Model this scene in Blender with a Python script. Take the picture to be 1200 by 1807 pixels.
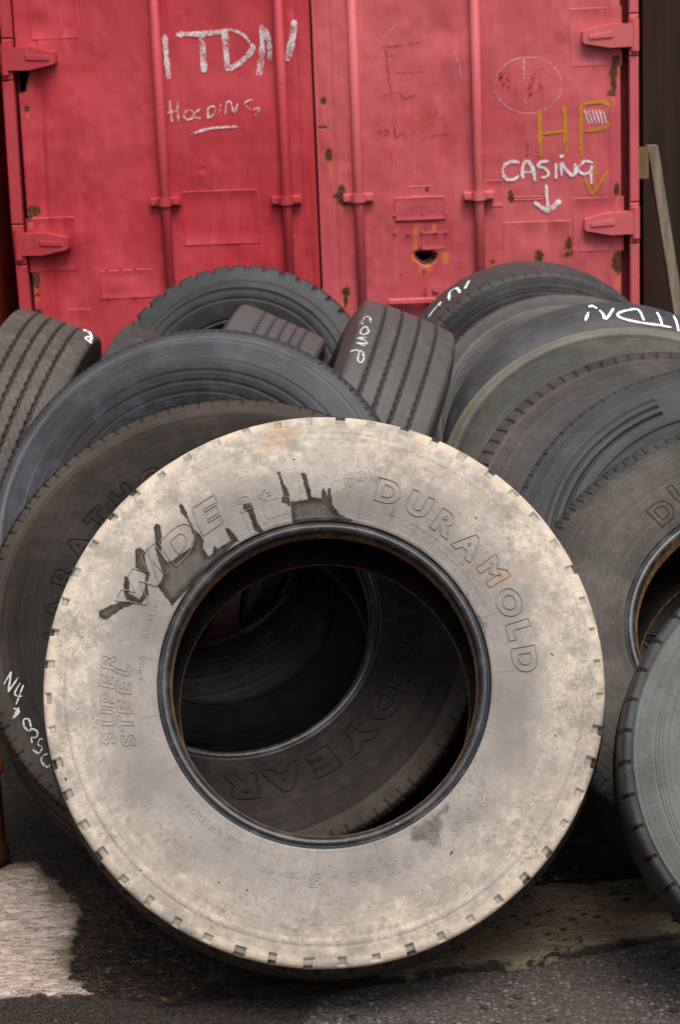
import bpy, math, random
import numpy as np
from mathutils import Vector, Matrix
R_ = math.radians
for o in list(bpy.data.objects): bpy.data.objects.remove(o)
SC = bpy.context.scene
COL = SC.collection
random.seed(7)

# ------------------------------------------------------------ camera, sky, sun
cam = bpy.data.cameras.new('camera'); cam_o = bpy.data.objects.new('camera', cam); COL.objects.link(cam_o)
p_, r_ = R_(13.272), R_(-2.28)
f_ = Vector((0, math.cos(p_), -math.sin(p_))); rr = Vector((1, 0, 0)); uu = rr.cross(f_)
r2 = math.cos(r_)*rr + math.sin(r_)*uu; u2 = -math.sin(r_)*rr + math.cos(r_)*uu
M = Matrix((r2, u2, -f_)).transposed().to_4x4(); M.translation = (0, 0, 1.70)
cam_o.matrix_world = M
cam.sensor_fit = 'VERTICAL'; cam.sensor_height = 36; cam.sensor_width = 24
cam.lens = 3500/1807*36
cam.clip_start = .1; cam.clip_end = 500
cam.dof.use_dof = True; cam.dof.focus_distance = 3.75; cam.dof.aperture_fstop = 11
SC.camera = cam_o

w = bpy.data.worlds.new('World'); SC.world = w; w.use_nodes = True
nt = w.node_tree; bg = nt.nodes['Background']
sky = nt.nodes.new('ShaderNodeTexSky'); sky.sky_type = 'NISHITA'; sky.sun_disc = False
SUN_EL, SUN_AZ = 62, 20      # azimuth measured from straight behind the camera towards the right
sky.sun_elevation = R_(SUN_EL); sky.sun_rotation = R_(180 - SUN_AZ)
sky.dust_density = 4; sky.air_density = 1.0
hs = nt.nodes.new('ShaderNodeHueSaturation'); hs.inputs['Saturation'].default_value = .30
# overcast: the zenith is several times brighter than the horizon
tc = nt.nodes.new('ShaderNodeTexCoord'); sx = nt.nodes.new('ShaderNodeSeparateXYZ'); mr = nt.nodes.new('ShaderNodeMapRange'); vm = nt.nodes.new('ShaderNodeVectorMath')
nt.links.new(tc.outputs['Generated'], sx.inputs[0]); nt.links.new(sx.outputs[2], mr.inputs[0])
for i_, q_ in enumerate((0, .75, .22, 1.75)): mr.inputs[i_+1].default_value = q_
vm.operation = 'SCALE'; nt.links.new(sky.outputs[0], hs.inputs['Color']); nt.links.new(hs.outputs[0], vm.inputs[0]); nt.links.new(mr.outputs[0], vm.inputs['Scale']); nt.links.new(vm.outputs[0], bg.inputs[0])
bg.inputs[1].default_value = .12
sun = bpy.data.lights.new('sun', 'SUN'); so = bpy.data.objects.new('sun', sun); COL.objects.link(so)
sun.energy = 2.0; sun.angle = R_(30); sun.color = (1, .95, .88)
az = R_(SUN_AZ); el = R_(SUN_EL)
sd = Vector((math.sin(az)*math.cos(el), -math.cos(az)*math.cos(el), math.sin(el)))
so.rotation_euler = sd.to_track_quat('Z', 'Y').to_euler()
SC.view_settings.view_transform = 'Standard'; SC.view_settings.look = 'None'
SC.view_settings.gamma = 1; SC.view_settings.exposure = 0.14

# ------------------------------------------------------------ measured outlines (metres)
STROKES = [('chalk',0.02,[(0.62,1.761),(0.621,1.672),(0.626,1.593)]),('chalk',0.019,[(0.666,1.759),(0.713,1.76),(0.758,1.759),(0.841,1.763)]),('chalk',0.022,[(0.762,1.753),(0.765,1.683),(0.765,1.612)]),('chalk',0.022,[(0.853,1.771),(0.856,1.679),(0.858,1.614)]),('chalk',0.011,[(0.841,1.768),(0.886,1.768),(0.929,1.746),(0.955,1.713)]),('chalk',0.021,[(0.955,1.713),(0.959,1.694),(0.924,1.655),(0.878,1.627),(0.85,1.62)]),('chalk',0.022,[(0.997,1.784),(1.0,1.727),(0.992,1.658),(0.979,1.593)]),('chalk',0.018,[(0.999,1.781),(1.018,1.754),(1.026,1.705),(1.025,1.646)]),('chalk',0.024,[(1.129,1.797),(1.119,1.733),(1.093,1.643)]),('chalk',0.008,[(0.626,1.509),(0.626,1.471),(0.629,1.427)]),('chalk',0.008,[(0.656,1.505),(0.655,1.47),(0.654,1.429)]),('chalk',0.007,[(0.613,1.463),(0.658,1.47)]),('chalk',0.0065,[(0.7,1.471),(0.683,1.463),(0.678,1.444),(0.692,1.433),(0.712,1.44),(0.716,1.459),(0.704,1.471)]),('chalk',0.0065,[(0.742,1.472),(0.723,1.459),(0.719,1.443),(0.743,1.436)]),('chalk',0.0065,[(0.773,1.474),(0.771,1.435)]),('chalk',0.0065,[(0.77,1.471),(0.795,1.481),(0.803,1.464),(0.791,1.446),(0.771,1.437)]),('chalk',0.0065,[(0.824,1.488),(0.816,1.45)]),('chalk',0.0065,[(0.84,1.449),(0.848,1.49),(0.863,1.495),(0.876,1.453),(0.891,1.488)]),('chalk',0.0065,[(0.961,1.503),(0.933,1.497),(0.918,1.484),(0.942,1.462)]),('chalk',0.0065,[(0.951,1.461),(0.976,1.466),(0.959,1.439)]),('chalk',0.01,[(0.699,1.376),(0.749,1.39),(0.805,1.398),(0.888,1.398)]),('chalk_white',0.012,[(1.992,1.218),(1.961,1.224),(1.931,1.209),(1.926,1.18),(1.94,1.156),(1.969,1.155),(1.987,1.168)]),('chalk_white',0.013,[(2.003,1.156),(2.003,1.197),(2.013,1.22),(2.028,1.219),(2.044,1.19),(2.051,1.145)]),('chalk_white',0.008,[(2.003,1.18),(2.044,1.181)]),('chalk_white',0.011,[(2.105,1.221),(2.074,1.218),(2.064,1.204),(2.09,1.193),(2.104,1.174),(2.094,1.16),(2.075,1.158)]),('chalk_white',0.011,[(2.134,1.211),(2.133,1.151)]),('chalk_white',0.012,[(2.148,1.236),(2.168,1.24)]),('chalk_white',0.013,[(2.155,1.162),(2.155,1.21),(2.172,1.186),(2.196,1.163),(2.21,1.175),(2.208,1.208)]),('chalk_white',0.01,[(2.278,1.208),(2.249,1.216),(2.225,1.198),(2.222,1.179),(2.244,1.166),(2.268,1.177),(2.273,1.199)]),('chalk_white',0.01,[(2.273,1.199),(2.27,1.158),(2.271,1.127)]),('chalk_white',0.012,[(2.094,1.131),(2.096,1.088),(2.102,1.03)]),('chalk_white',0.015,[(2.047,1.063),(2.073,1.043),(2.104,1.023)]),('chalk_white',0.017,[(2.104,1.025),(2.127,1.048),(2.149,1.067)]),('chalk_faint',0.006,[(2.159,1.51),(2.157,1.493),(2.152,1.476),(2.144,1.461),(2.132,1.446),(2.118,1.434),(2.102,1.424),(2.084,1.416),(2.065,1.41),(2.044,1.408),(2.023,1.408),(2.003,1.411),(1.983,1.416),(1.964,1.424),(1.947,1.435),(1.933,1.447),(1.92,1.462),(1.911,1.477),(1.905,1.494),(1.902,1.511),(1.902,1.528),(1.906,1.545),(1.913,1.561),(1.923,1.576),(1.935,1.589),(1.951,1.6),(1.968,1.609),(1.987,1.616),(2.007,1.62),(2.027,1.621),(2.048,1.619),(2.068,1.615),(2.087,1.609),(2.105,1.599),(2.121,1.588),(2.134,1.575),(2.145,1.56),(2.153,1.544),(2.158,1.527),(2.159,1.51)]),('chalk_faint',0.009,[(2.015,1.618),(2.014,1.574),(2.013,1.532)]),('chalk_faint',0.008,[(2.024,1.491),(2.012,1.433)]),('ochre_paint',0.017,[(2.072,1.421),(2.072,1.36),(2.072,1.299),(2.074,1.237)]),('ochre_paint',0.017,[(2.168,1.432),(2.171,1.356),(2.173,1.247)]),('ochre_paint',0.012,[(2.073,1.327),(2.116,1.332),(2.174,1.335)]),('ochre_paint',0.015,[(2.235,1.434),(2.232,1.354),(2.232,1.236)]),('ochre_paint',0.014,[(2.23,1.434),(2.275,1.44),(2.323,1.44),(2.351,1.411),(2.358,1.382),(2.336,1.35),(2.298,1.337),(2.245,1.332)]),('ochre_paint',0.012,[(2.244,1.159),(2.255,1.125),(2.272,1.089),(2.296,1.114),(2.316,1.147),(2.34,1.179)]),('ochre_paint',0.01,[(2.283,1.21),(2.285,1.162),(2.282,1.11)]),('ochre_paint',0.009,[(2.345,1.184),(2.374,1.19)]),('chalk',0.0045,[(2.246,1.415),(2.265,1.358)]),('chalk_faint',0.0045,[(2.265,1.416),(2.246,1.361)]),('chalk',0.0045,[(2.261,1.41),(2.278,1.362)]),('chalk_faint',0.0045,[(2.28,1.416),(2.258,1.36)]),('chalk',0.0045,[(2.275,1.414),(2.292,1.357)]),('chalk_faint',0.0045,[(2.294,1.415),(2.271,1.36)]),('chalk',0.0045,[(2.289,1.409),(2.305,1.361)]),('chalk_faint',0.0045,[(2.308,1.415),(2.283,1.359)]),('chalk',0.0045,[(2.304,1.413),(2.318,1.356)]),('chalk_faint',0.0045,[(2.323,1.414),(2.295,1.359)]),('chalk',0.0045,[(2.318,1.407),(2.332,1.36)]),('chalk_faint',0.0045,[(2.337,1.414),(2.308,1.358)]),('faded_marker',0.011,[(1.463,1.681),(1.515,1.683),(1.589,1.69),(1.633,1.692)]),('faded_marker',0.009,[(1.478,1.673),(1.486,1.587),(1.497,1.485)]),('faded_marker',0.007,[(1.414,1.643),(1.514,1.647)]),('faded_marker',0.006,[(1.512,1.582),(1.571,1.582),(1.629,1.581)]),('faded_marker',0.006,[(1.387,1.399),(1.411,1.434)]),('faded_marker',0.007,[(1.444,1.436),(1.446,1.342)]),('faded_marker',0.006,[(1.477,1.413),(1.506,1.409),(1.487,1.395)]),('faded_marker',0.006,[(1.419,1.354),(1.479,1.362),(1.463,1.337)]),('faded_marker',0.007,[(1.502,1.391),(1.507,1.332),(1.53,1.349),(1.548,1.334)]),('faded_marker',0.009,[(1.577,1.308),(1.637,1.331),(1.726,1.339)]),('faded_marker',0.006,[(1.42,1.277),(1.465,1.286)]),('faded_marker',0.005,[(1.487,1.274),(1.493,1.23)]),('faded_marker',0.006,[(1.441,1.243),(1.429,1.207),(1.447,1.202)]),('faded_marker',0.006,[(1.582,1.216),(1.597,1.234)]),('faded_marker',0.007,[(1.457,1.494),(1.524,1.506),(1.545,1.483),(1.597,1.496)]),('faded_orange',0.015,[(1.565,1.41),(1.588,1.427),(1.595,1.402),(1.61,1.423),(1.617,1.401),(1.64,1.429),(1.647,1.407),(1.669,1.428),(1.676,1.41)]),('faded_orange',0.015,[(1.568,1.384),(1.578,1.348),(1.598,1.38),(1.612,1.35),(1.631,1.378)]),('faded_orange',0.01,[(1.691,1.409),(1.719,1.368)]),('chalk_faint',0.004,[(1.745,1.659),(1.762,1.605),(1.772,1.547)]),('chalk_faint',0.004,[(1.428,1.732),(1.457,1.702),(1.491,1.733),(1.525,1.764)]),('red_smear',0.03,[(1.914,1.549),(1.933,1.553),(1.923,1.512)]),('red_smear',0.016,[(1.948,1.548),(1.96,1.468)]),('red_smear',0.014,[(1.976,1.528),(1.982,1.472)]),('red_smear',0.03,[(2.038,1.545),(2.086,1.571),(2.138,1.545)]),('red_smear',0.02,[(2.052,1.544),(2.037,1.503),(2.042,1.465)]),('red_smear',0.018,[(2.076,1.534),(2.08,1.492)]),('red_smear',0.014,[(2.109,1.537),(2.167,1.54)]),('red_smear',0.012,[(2.022,1.305),(2.023,1.239)])]
RUST = [(0.061,1.499,0.009,0.0112),(0.058,1.1,0.0225,0.018),(0.038,1.072,0.0135,0.0112),(0.045,0.829,0.0135,0.0292),(0.048,0.692,0.0135,0.0135),(0.047,0.765,0.009,0.0067),(0.06,1.716,0.027,0.0112),(1.23,1.485,0.009,0.0135),(1.243,1.277,0.0112,0.0202),(1.287,1.138,0.0112,0.018),(1.288,1.1,0.0157,0.018),(1.28,1.114,0.0225,0.009),(1.219,1.385,0.018,0.0045),(2.061,0.849,0.0202,0.027),(2.168,0.854,0.0247,0.018),(2.18,0.899,0.0112,0.0225),(2.156,0.944,0.0135,0.0067),(2.372,0.816,0.018,0.0382),(2.373,1.593,0.0157,0.018),(2.361,1.55,0.0135,0.027),(2.361,1.503,0.009,0.027),(2.352,1.471,0.0135,0.009),(2.369,1.099,0.009,0.0202),(1.957,1.08,0.0112,0.0135),(1.953,1.103,0.0067,0.0067),(1.625,1.128,0.0067,0.009),(1.587,0.899,0.0022,0.0022),(1.29,0.734,0.0135,0.018),(1.286,0.704,0.0067,0.0315),(1.648,0.726,0.009,0.0067),(1.878,0.833,0.009,0.0067),(1.957,0.846,0.009,0.0135),(0.035,0.943,0.0225,0.0067),(1.509,0.794,0.0045,0.0045)]
DRIP = [(1.573,0.965,0.0135,0.0225),(1.572,0.916,0.0112,0.0494),(1.648,0.976,0.009,0.0202),(1.629,0.947,0.0135,0.0225),(1.57,0.86,0.0225,0.0202),(1.232,1.441,0.0045,0.0404),(1.246,1.217,0.0045,0.0584),(1.69,0.855,0.018,0.0315),(1.828,0.904,0.0045,0.009),(1.273,0.7,0.0067,0.0315),(1.607,0.813,0.0315,0.0202)]
HOLE = [(1.575,0.882),(1.598,0.885),(1.624,0.88),(1.641,0.878),(1.639,0.868),(1.627,0.858),(1.614,0.847),(1.601,0.845),(1.586,0.853),(1.577,0.869)]
HOLERIM = [(1.568,0.884),(1.598,0.889),(1.639,0.885),(1.658,0.873),(1.657,0.851),(1.638,0.833),(1.613,0.826),(1.585,0.838),(1.571,0.856),(1.564,0.871)]
LHOLE = [(-0.004,1.647),(0.076,1.644),(0.072,1.612),(0.063,1.59),(0.066,1.568),(0.043,1.563),(0.012,1.568),(0.005,1.614)]
PLATES = [((0.651,1.154),(0.956,0.938)),((0.305,0.854),(0.517,0.738)),((0.093,2.04),(0.281,1.76)),((0.024,1.072),(0.216,0.855)),((0.16,0.702),(0.255,0.482)),((2.193,1.798),(2.394,1.577)),((2.196,1.074),(2.397,0.86)),((1.92,0.988),(2.187,0.691)),((1.495,1.102),(1.696,1.008)),((1.55,1.144),(1.649,1.098)),((1.596,0.96),(1.695,0.889)),((1.856,1.155),(1.923,1.048)),((1.957,1.087),(2.084,1.069))]
BRK = [(0.585,1.117),(1.067,1.106),(1.352,1.105),(1.827,1.096)]
LOCK = [(1.468,0.693),(1.631,0.692),(1.648,0.737)]
HINGE = [(0.001,1.691),(2.438,1.689),(-0.001,0.97),(2.439,0.97)]
RODX = [0.579,1.062,1.349,1.834]
SEAM = 1.196
DURA = [('D',0.3776,68.49),('U',0.3773,58.96),('R',0.373,50.2),('A',0.3712,39.54),('M',0.3745,29.9),('O',0.3712,19.99),('L',0.3708,11.99),('D',0.37,3.29)]
WIDE = [('W',0.3894,149.24),('I',0.386,141.01),('D',0.3785,133.35),('E',0.3851,122.28)]
TWO = [('2',0.3672,111.48),('+',0.3694,105.11)]
BADGE = (0.3294,102.46)
ICON = ([(0.386,82.04),(0.3897,77.81),(0.3532,80.11),(0.386,82.04)],(0.3948,77.14))
SUPER = [('S',0.4048,-167.12),('U',0.3975,-172.45),('P',0.3959,-176.98),('E',0.3958,177.95),('R',0.3968,172.36)]
STEEL = [('S',0.3713,-165.11),('T',0.3684,-169.98),('E',0.3663,-174.6),('E',0.3658,179.65),('L',0.3695,174.18)]
SIZE = [(0.3597,-40.41),(0.3631,-95.21)]
SMALL = [('RADIAL • TUBELESS',0.3354,176.56,0.3418,153.22),('REGROOVABLE',0.336,-124.44,0.3342,-143.56),('152/148K',0.3569,-100.28,0.3587,-109.8)]
STAIN = [[(-0.4088,0.1343),(-0.4108,0.1465),(-0.3911,0.1568),(-0.3474,0.1646),(-0.341,0.1589),(-0.3695,0.1468),(-0.3958,0.1301)],[(-0.3619,0.2104),(-0.3532,0.21),(-0.3529,0.1784),(-0.3343,0.1667),(-0.3245,0.1806),(-0.3221,0.2122),(-0.3398,0.2243),(-0.3413,0.2608),(-0.3303,0.2671),(-0.323,0.2567),(-0.3209,0.2302),(-0.3138,0.2118),(-0.3199,0.194),(-0.3168,0.1735),(-0.3324,0.1563),(-0.3583,0.1665),(-0.3625,0.1779)],[(-0.3053,0.3049),(-0.3008,0.3115),(-0.293,0.3066),(-0.2904,0.2835),(-0.2932,0.2562),(-0.2827,0.233),(-0.2739,0.2371),(-0.236,0.2627),(-0.2302,0.2807),(-0.2392,0.3087),(-0.2528,0.3277),(-0.2582,0.3418),(-0.2523,0.3485),(-0.2451,0.3366),(-0.239,0.3156),(-0.2285,0.2944),(-0.2191,0.2848),(-0.2136,0.2777),(-0.214,0.2617),(-0.2058,0.244),(-0.1968,0.2509),(-0.1942,0.2654),(-0.1878,0.2582),(-0.1699,0.2688),(-0.1476,0.2769),(-0.1522,0.2716),(-0.1884,0.2377),(-0.2244,0.2054),(-0.2558,0.173),(-0.2745,0.1536),(-0.2906,0.1746),(-0.3012,0.1886),(-0.2899,0.2084),(-0.3019,0.2566),(-0.3031,0.2841)],[(-0.1725,0.2973),(-0.1646,0.2961),(-0.1519,0.2794),(-0.1478,0.2714),(-0.161,0.2707),(-0.1693,0.2871)],[(-0.1389,0.341),(-0.1211,0.3425),(-0.1161,0.3214),(-0.1093,0.3027),(-0.101,0.2885),(-0.1165,0.2869),(-0.1223,0.3079),(-0.1284,0.3243),(-0.137,0.3316)],[(-0.0724,0.4006),(-0.0658,0.4003),(-0.0599,0.3791),(-0.0509,0.3601),(-0.0489,0.3437),(-0.0326,0.343),(-0.0148,0.3445),(-0.0234,0.3821),(-0.0259,0.3962),(-0.017,0.3958),(-0.0123,0.3722),(-0.008,0.3488),(0.0109,0.3456),(0.0118,0.3641),(0.0172,0.3662),(0.0207,0.3452),(0.0238,0.3659),(0.029,0.3634),(0.0299,0.3332),(0.0436,0.3141),(0.0694,0.3013),(0.0075,0.2982),(-0.0454,0.2997),(-0.0482,0.3183),(-0.0485,0.3322),(-0.0571,0.3381),(-0.0667,0.3423),(-0.0609,0.3559),(-0.0664,0.384)],[(0.2123,-0.235),(0.214,-0.2478),(0.1959,-0.2596),(0.202,-0.2768),(0.1951,-0.2932),(0.1939,-0.312),(0.1821,-0.3115),(0.1657,-0.3044),(0.1488,-0.3057),(0.1372,-0.2863),(0.1421,-0.276),(0.1769,-0.2587)],[(0.1047,0.3832),(0.1225,0.3847),(0.1265,0.3752),(0.1172,0.3686),(0.1063,0.3714)],[(0.1436,0.3233),(0.1488,0.3207),(0.1411,0.2948),(0.1346,0.296)],[(0.2823,0.112),(0.2974,0.1091),(0.3044,0.0842),(0.2985,0.0622),(0.2914,0.0848)],[(0.2703,0.1621),(0.2767,0.1595),(0.2748,0.1438),(0.2715,0.1462)]]
GOOD = [(0.3623,-88.66),(0.3543,-75.21),(0.3652,-60.33),(0.3624,-48.28),(0.358,-26.54),(0.3603,-13.1)]
MARA = [(0.3586,125.07),(0.3508,138.21),(0.3502,149.69),(0.3552,161.33),(0.3655,174.94)]
N44 = [[(0.4764,-157.8),(0.469,-156.31),(0.4826,-155.52)],[(0.4661,-157.22),(0.4865,-155.58)],[(0.4576,-153.34),(0.467,-153.8),(0.4721,-152.48),(0.4704,-150.86),(0.4645,-150.6),(0.4589,-152.29),(0.4587,-153.42)],[(0.4661,-150.54),(0.4592,-150.19),(0.4561,-148.95),(0.4627,-148.13),(0.4717,-148.68),(0.476,-147.5)],[(0.4549,-146.44),(0.4593,-147.04),(0.4682,-146.43),(0.4655,-144.98),(0.4772,-144.48),(0.4822,-146.11)],[(0.4642,-142.79),(0.4724,-143.21),(0.4808,-142.83),(0.4832,-141.45),(0.4799,-140.27),(0.474,-140.46)],[(0.4797,-164.51),(0.4588,-167.0)],[(0.4588,-167.0),(0.4755,-162.17)],[(0.4755,-162.17),(0.4474,-164.8)],[(0.4472,-163.14),(0.4641,-161.0),(0.4516,-159.37)],[(0.4421,-162.24),(0.4689,-158.35)]]
DU = [('D',0.3458,131.13),('U',0.3613,120.96)]
ITDN = [[(0.4111,97.82),(0.4409,95.74)],[(0.4606,95.36),(0.4633,93.95),(0.452,92.29)],[(0.4449,91.68),(0.4292,90.41),(0.41,90.08)],[(0.4091,89.83),(0.4228,88.26),(0.4508,86.33)],[(0.4184,74.39),(0.4542,77.42),(0.4453,81.68),(0.4314,84.64),(0.4179,83.83),(0.4096,79.23),(0.4096,73.62),(0.4166,68.2),(0.4241,63.37)],[(0.4613,70.69),(0.4412,68.74),(0.4167,66.9)],[(0.4694,64.81),(0.4513,62.83),(0.4213,60.26)]]
R8 = [[(0.0259,137.82),(0.0146,134.01),(0.0038,129.93)],[(0.0038,129.93),(0.0282,131.38)],[(0.0543,127.02),(-0.0176,124.62),(-0.0143,121.57),(0.0594,121.71)],[(0.0516,119.21),(-0.0085,115.65)]]
COMP = [[(-0.1063,111.29),(-0.1126,107.89),(-0.1264,108.26),(-0.1303,111.61),(-0.1244,112.92)],[(-0.1149,113.87),(-0.1239,115.89),(-0.1239,118.28),(-0.1133,118.62),(-0.1049,116.4),(-0.1119,114.48),(-0.1149,113.87)],[(-0.1056,119.56),(-0.1251,120.98),(-0.1085,121.24),(-0.1002,122.43),(-0.1244,123.39),(-0.1079,123.64),(-0.0996,123.77)],[(-0.133,126.93),(-0.1025,126.27)],[(-0.1025,126.27),(-0.0941,129.2),(-0.0997,131.05),(-0.108,130.04),(-0.1119,126.55)]]
RIBCH = [[(0.0809,87.55),(0.0789,78.97),(0.0999,85.3)],[(0.086,85.11),(0.1062,88.6)],[(0.0975,95.62),(0.1066,92.15),(0.115,95.04),(0.1089,97.21),(0.0975,95.62)],[(0.0979,86.35),(0.1136,92.66)]]
G_ASPH = [(-0.992,3.423),(-0.669,3.395),(-0.494,3.392),(-0.347,3.328),(-0.192,3.366),(-0.035,3.402),(0.071,3.412),(0.179,3.442),(0.287,3.444),(0.353,3.462),(0.444,3.498),(0.57,3.541),(0.844,3.541),(0.716,2.988),(-0.919,3.117)]
G_LIGHT = [(-1.133,4.004),(-0.762,3.983),(-0.689,3.991),(-0.635,3.812),(-0.591,3.788),(-0.566,3.723),(-0.566,3.657),(-0.59,3.583),(-0.574,3.52),(-0.543,3.446),(-0.501,3.431),(-0.496,3.392),(-0.667,3.384),(-0.99,3.411)]
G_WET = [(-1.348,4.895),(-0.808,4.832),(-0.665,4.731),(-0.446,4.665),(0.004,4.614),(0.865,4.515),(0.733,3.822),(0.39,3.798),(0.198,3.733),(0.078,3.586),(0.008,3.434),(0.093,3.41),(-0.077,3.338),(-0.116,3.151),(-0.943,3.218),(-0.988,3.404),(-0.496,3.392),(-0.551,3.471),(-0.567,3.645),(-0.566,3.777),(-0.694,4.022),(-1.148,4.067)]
G_DAMP = [(-0.689,3.991),(-0.507,3.885),(-0.369,3.627),(-0.227,3.442),(-0.318,3.359),(-0.417,3.301),(-0.495,3.396),(-0.579,3.521),(-0.613,3.782)]


# ------------------------------------------------------------ helpers
def srgb(r, g, b):
    f = lambda c: (c/255/12.92) if c/255 <= .04045 else ((c/255+.055)/1.055)**2.4
    return (f(r), f(g), f(b), 1)

def tag(o, label=None, cat=None, group=None, kind=None):
    if label: o['label'] = label
    if cat: o['category'] = cat
    if group: o['group'] = group
    if kind: o['kind'] = kind
    return o

def empty(name, M=None, label=None, cat=None, group=None):
    o = bpy.data.objects.new(name, None); COL.objects.link(o); o.empty_display_size = .1
    if M is not None: o.matrix_world = M
    return tag(o, label, cat, group)

def mesh_np(name, V, F, mat, parent=None, smooth=True, attrs=None):
    V = np.asarray(V, np.float32); F = np.asarray(F, np.int32)
    me = bpy.data.meshes.new(name); k = F.shape[1]
    me.vertices.add(len(V)); me.vertices.foreach_set('co', V.ravel())
    me.loops.add(F.size); me.loops.foreach_set('vertex_index', F.ravel())
    me.polygons.add(len(F)); me.polygons.foreach_set('loop_start', np.arange(0, F.size, k, dtype=np.int32))
    try: me.polygons.foreach_set('loop_total', np.full(len(F), k, np.int32))
    except Exception: pass
    me.update(calc_edges=True)
    me.polygons.foreach_set('use_smooth', np.full(len(F), smooth, bool))
    for an, av in (attrs or {}).items():
        a = me.attributes.new(an, 'FLOAT', 'POINT'); a.data.foreach_set('value', np.asarray(av, np.float32))
    me.materials.append(mat); me.validate()
    o = bpy.data.objects.new(name, me); COL.objects.link(o)
    if parent: o.parent = parent
    return o

class MB:
    "collects small solids into one mesh (faces of any size)"
    def __init__(s): s.v = []; s.f = []
    def add(s, V, F):
        b = len(s.v); s.v += [tuple(v) for v in V]; s.f += [tuple(i+b for i in f) for f in F]; return s
    def box(s, x0, x1, y0, y1, z0, z1, ch=0):
        if ch <= 0:
            V = [(x, y, z) for x in (x0, x1) for y in (y0, y1) for z in (z0, z1)]
            F = [(0, 1, 3, 2), (4, 6, 7, 5), (0, 4, 5, 1), (2, 3, 7, 6), (0, 2, 6, 4), (1, 5, 7, 3)]
            return s.add(V, F)
        # chamfered on the front face (towards -y)
        V = [(x0, y1, z0), (x1, y1, z0), (x1, y1, z1), (x0, y1, z1), (x0, y0+ch, z0), (x1, y0+ch, z0), (x1, y0+ch, z1), (x0, y0+ch, z1),
             (x0+ch, y0, z0+ch), (x1-ch, y0, z0+ch), (x1-ch, y0, z1-ch), (x0+ch, y0, z1-ch)]
        F = [(3, 2, 1, 0), (0, 1, 5, 4), (1, 2, 6, 5), (2, 3, 7, 6), (3, 0, 4, 7), (4, 5, 9, 8), (5, 6, 10, 9), (6, 7, 11, 10), (7, 4, 8, 11), (8, 9, 10, 11)]
        return s.add(V, F)
    def cyl(s, a, b, r, n=14, r2=None):
        a, b = Vector(a), Vector(b); d = (b-a).normalized(); t = d.orthogonal().normalized(); q = d.cross(t); r2 = r if r2 is None else r2
        V = []
        for c, rad in ((a, r), (b, r2)):
            for i in range(n):
                g = 2*math.pi*i/n; V.append(c + rad*(math.cos(g)*t + math.sin(g)*q))
        F = [(i, (i+1) % n, n+(i+1) % n, n+i) for i in range(n)] + [tuple(range(n))[::-1], tuple(range(n, 2*n))]
        return s.add(V, F)
    def prism(s, pts, y0, y1, ins=0):
        "outline in x,z extruded from y0 (front, optionally inset) to y1"
        n = len(pts); c = np.mean(pts, 0)
        fr = [(c[0]+(x-c[0])*(1-ins), y0, c[1]+(z-c[1])*(1-ins)) for x, z in pts]
        V = fr + [(x, y1, z) for x, z in pts]
        F = [tuple(range(n)), tuple(range(n, 2*n))[::-1]] + [(i, n+i, n+(i+1) % n, (i+1) % n) for i in range(n)]
        return s.add(V, F)
    def build(s, name, mat, parent=None, smooth=False, fn=None):
        V = s.v if fn is None else [fn(*v) for v in s.v]
        me = bpy.data.meshes.new(name); me.from_pydata(V, [], s.f); me.materials.append(mat)
        me.polygons.foreach_set('use_smooth', [smooth]*len(me.polygons)); me.update()
        o = bpy.data.objects.new(name, me); COL.objects.link(o)
        if parent: o.parent = parent
        return o

def sdf(P, poly):
    "signed distance (positive inside) of points P to a polygon"
    P = np.asarray(P, float); A = np.asarray(poly, float); B = np.roll(A, -1, 0)
    best = np.full(len(P), 1e9); ins = np.zeros(len(P), bool)
    for a, b in zip(A, B):
        d = b-a; t = np.clip(((P-a)@d)/(d@d+1e-12), 0, 1)
        q = P-a-t[:, None]*d; best = np.minimum(best, np.hypot(q[:, 0], q[:, 1]))
        c = (a[1] > P[:, 1]) != (b[1] > P[:, 1])
        with np.errstate(divide='ignore', invalid='ignore'):
            xi = a[0]+(P[:, 1]-a[1])/(b[1]-a[1])*(b[0]-a[0])
        ins ^= c & (P[:, 0] < xi)
    return np.where(ins, best, -best)

def vnoise(P, seed=0):
    "cheap smooth value noise in 2-D, -1..1"
    P = np.asarray(P, float); i = np.floor(P).astype(int); f = P-i; f = f*f*(3-2*f)
    def h(x, y):
        n = (x*374761393 + y*668265263 + seed*69069) & 0x7fffffff; n = ((n ^ (n >> 13))*1274126177) & 0x7fffffff
        return ((n ^ (n >> 16)) & 0xffff)/32767.5-1
    a, b, c, d = h(i[:, 0], i[:, 1]), h(i[:, 0]+1, i[:, 1]), h(i[:, 0], i[:, 1]+1), h(i[:, 0]+1, i[:, 1]+1)
    return (a*(1-f[:, 0])+b*f[:, 0])*(1-f[:, 1]) + (c*(1-f[:, 0])+d*f[:, 0])*f[:, 1]

def smoothstep(a, b, x):
    t = np.clip((x-a)/(b-a), 0, 1); return t*t*(3-2*t)

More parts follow.
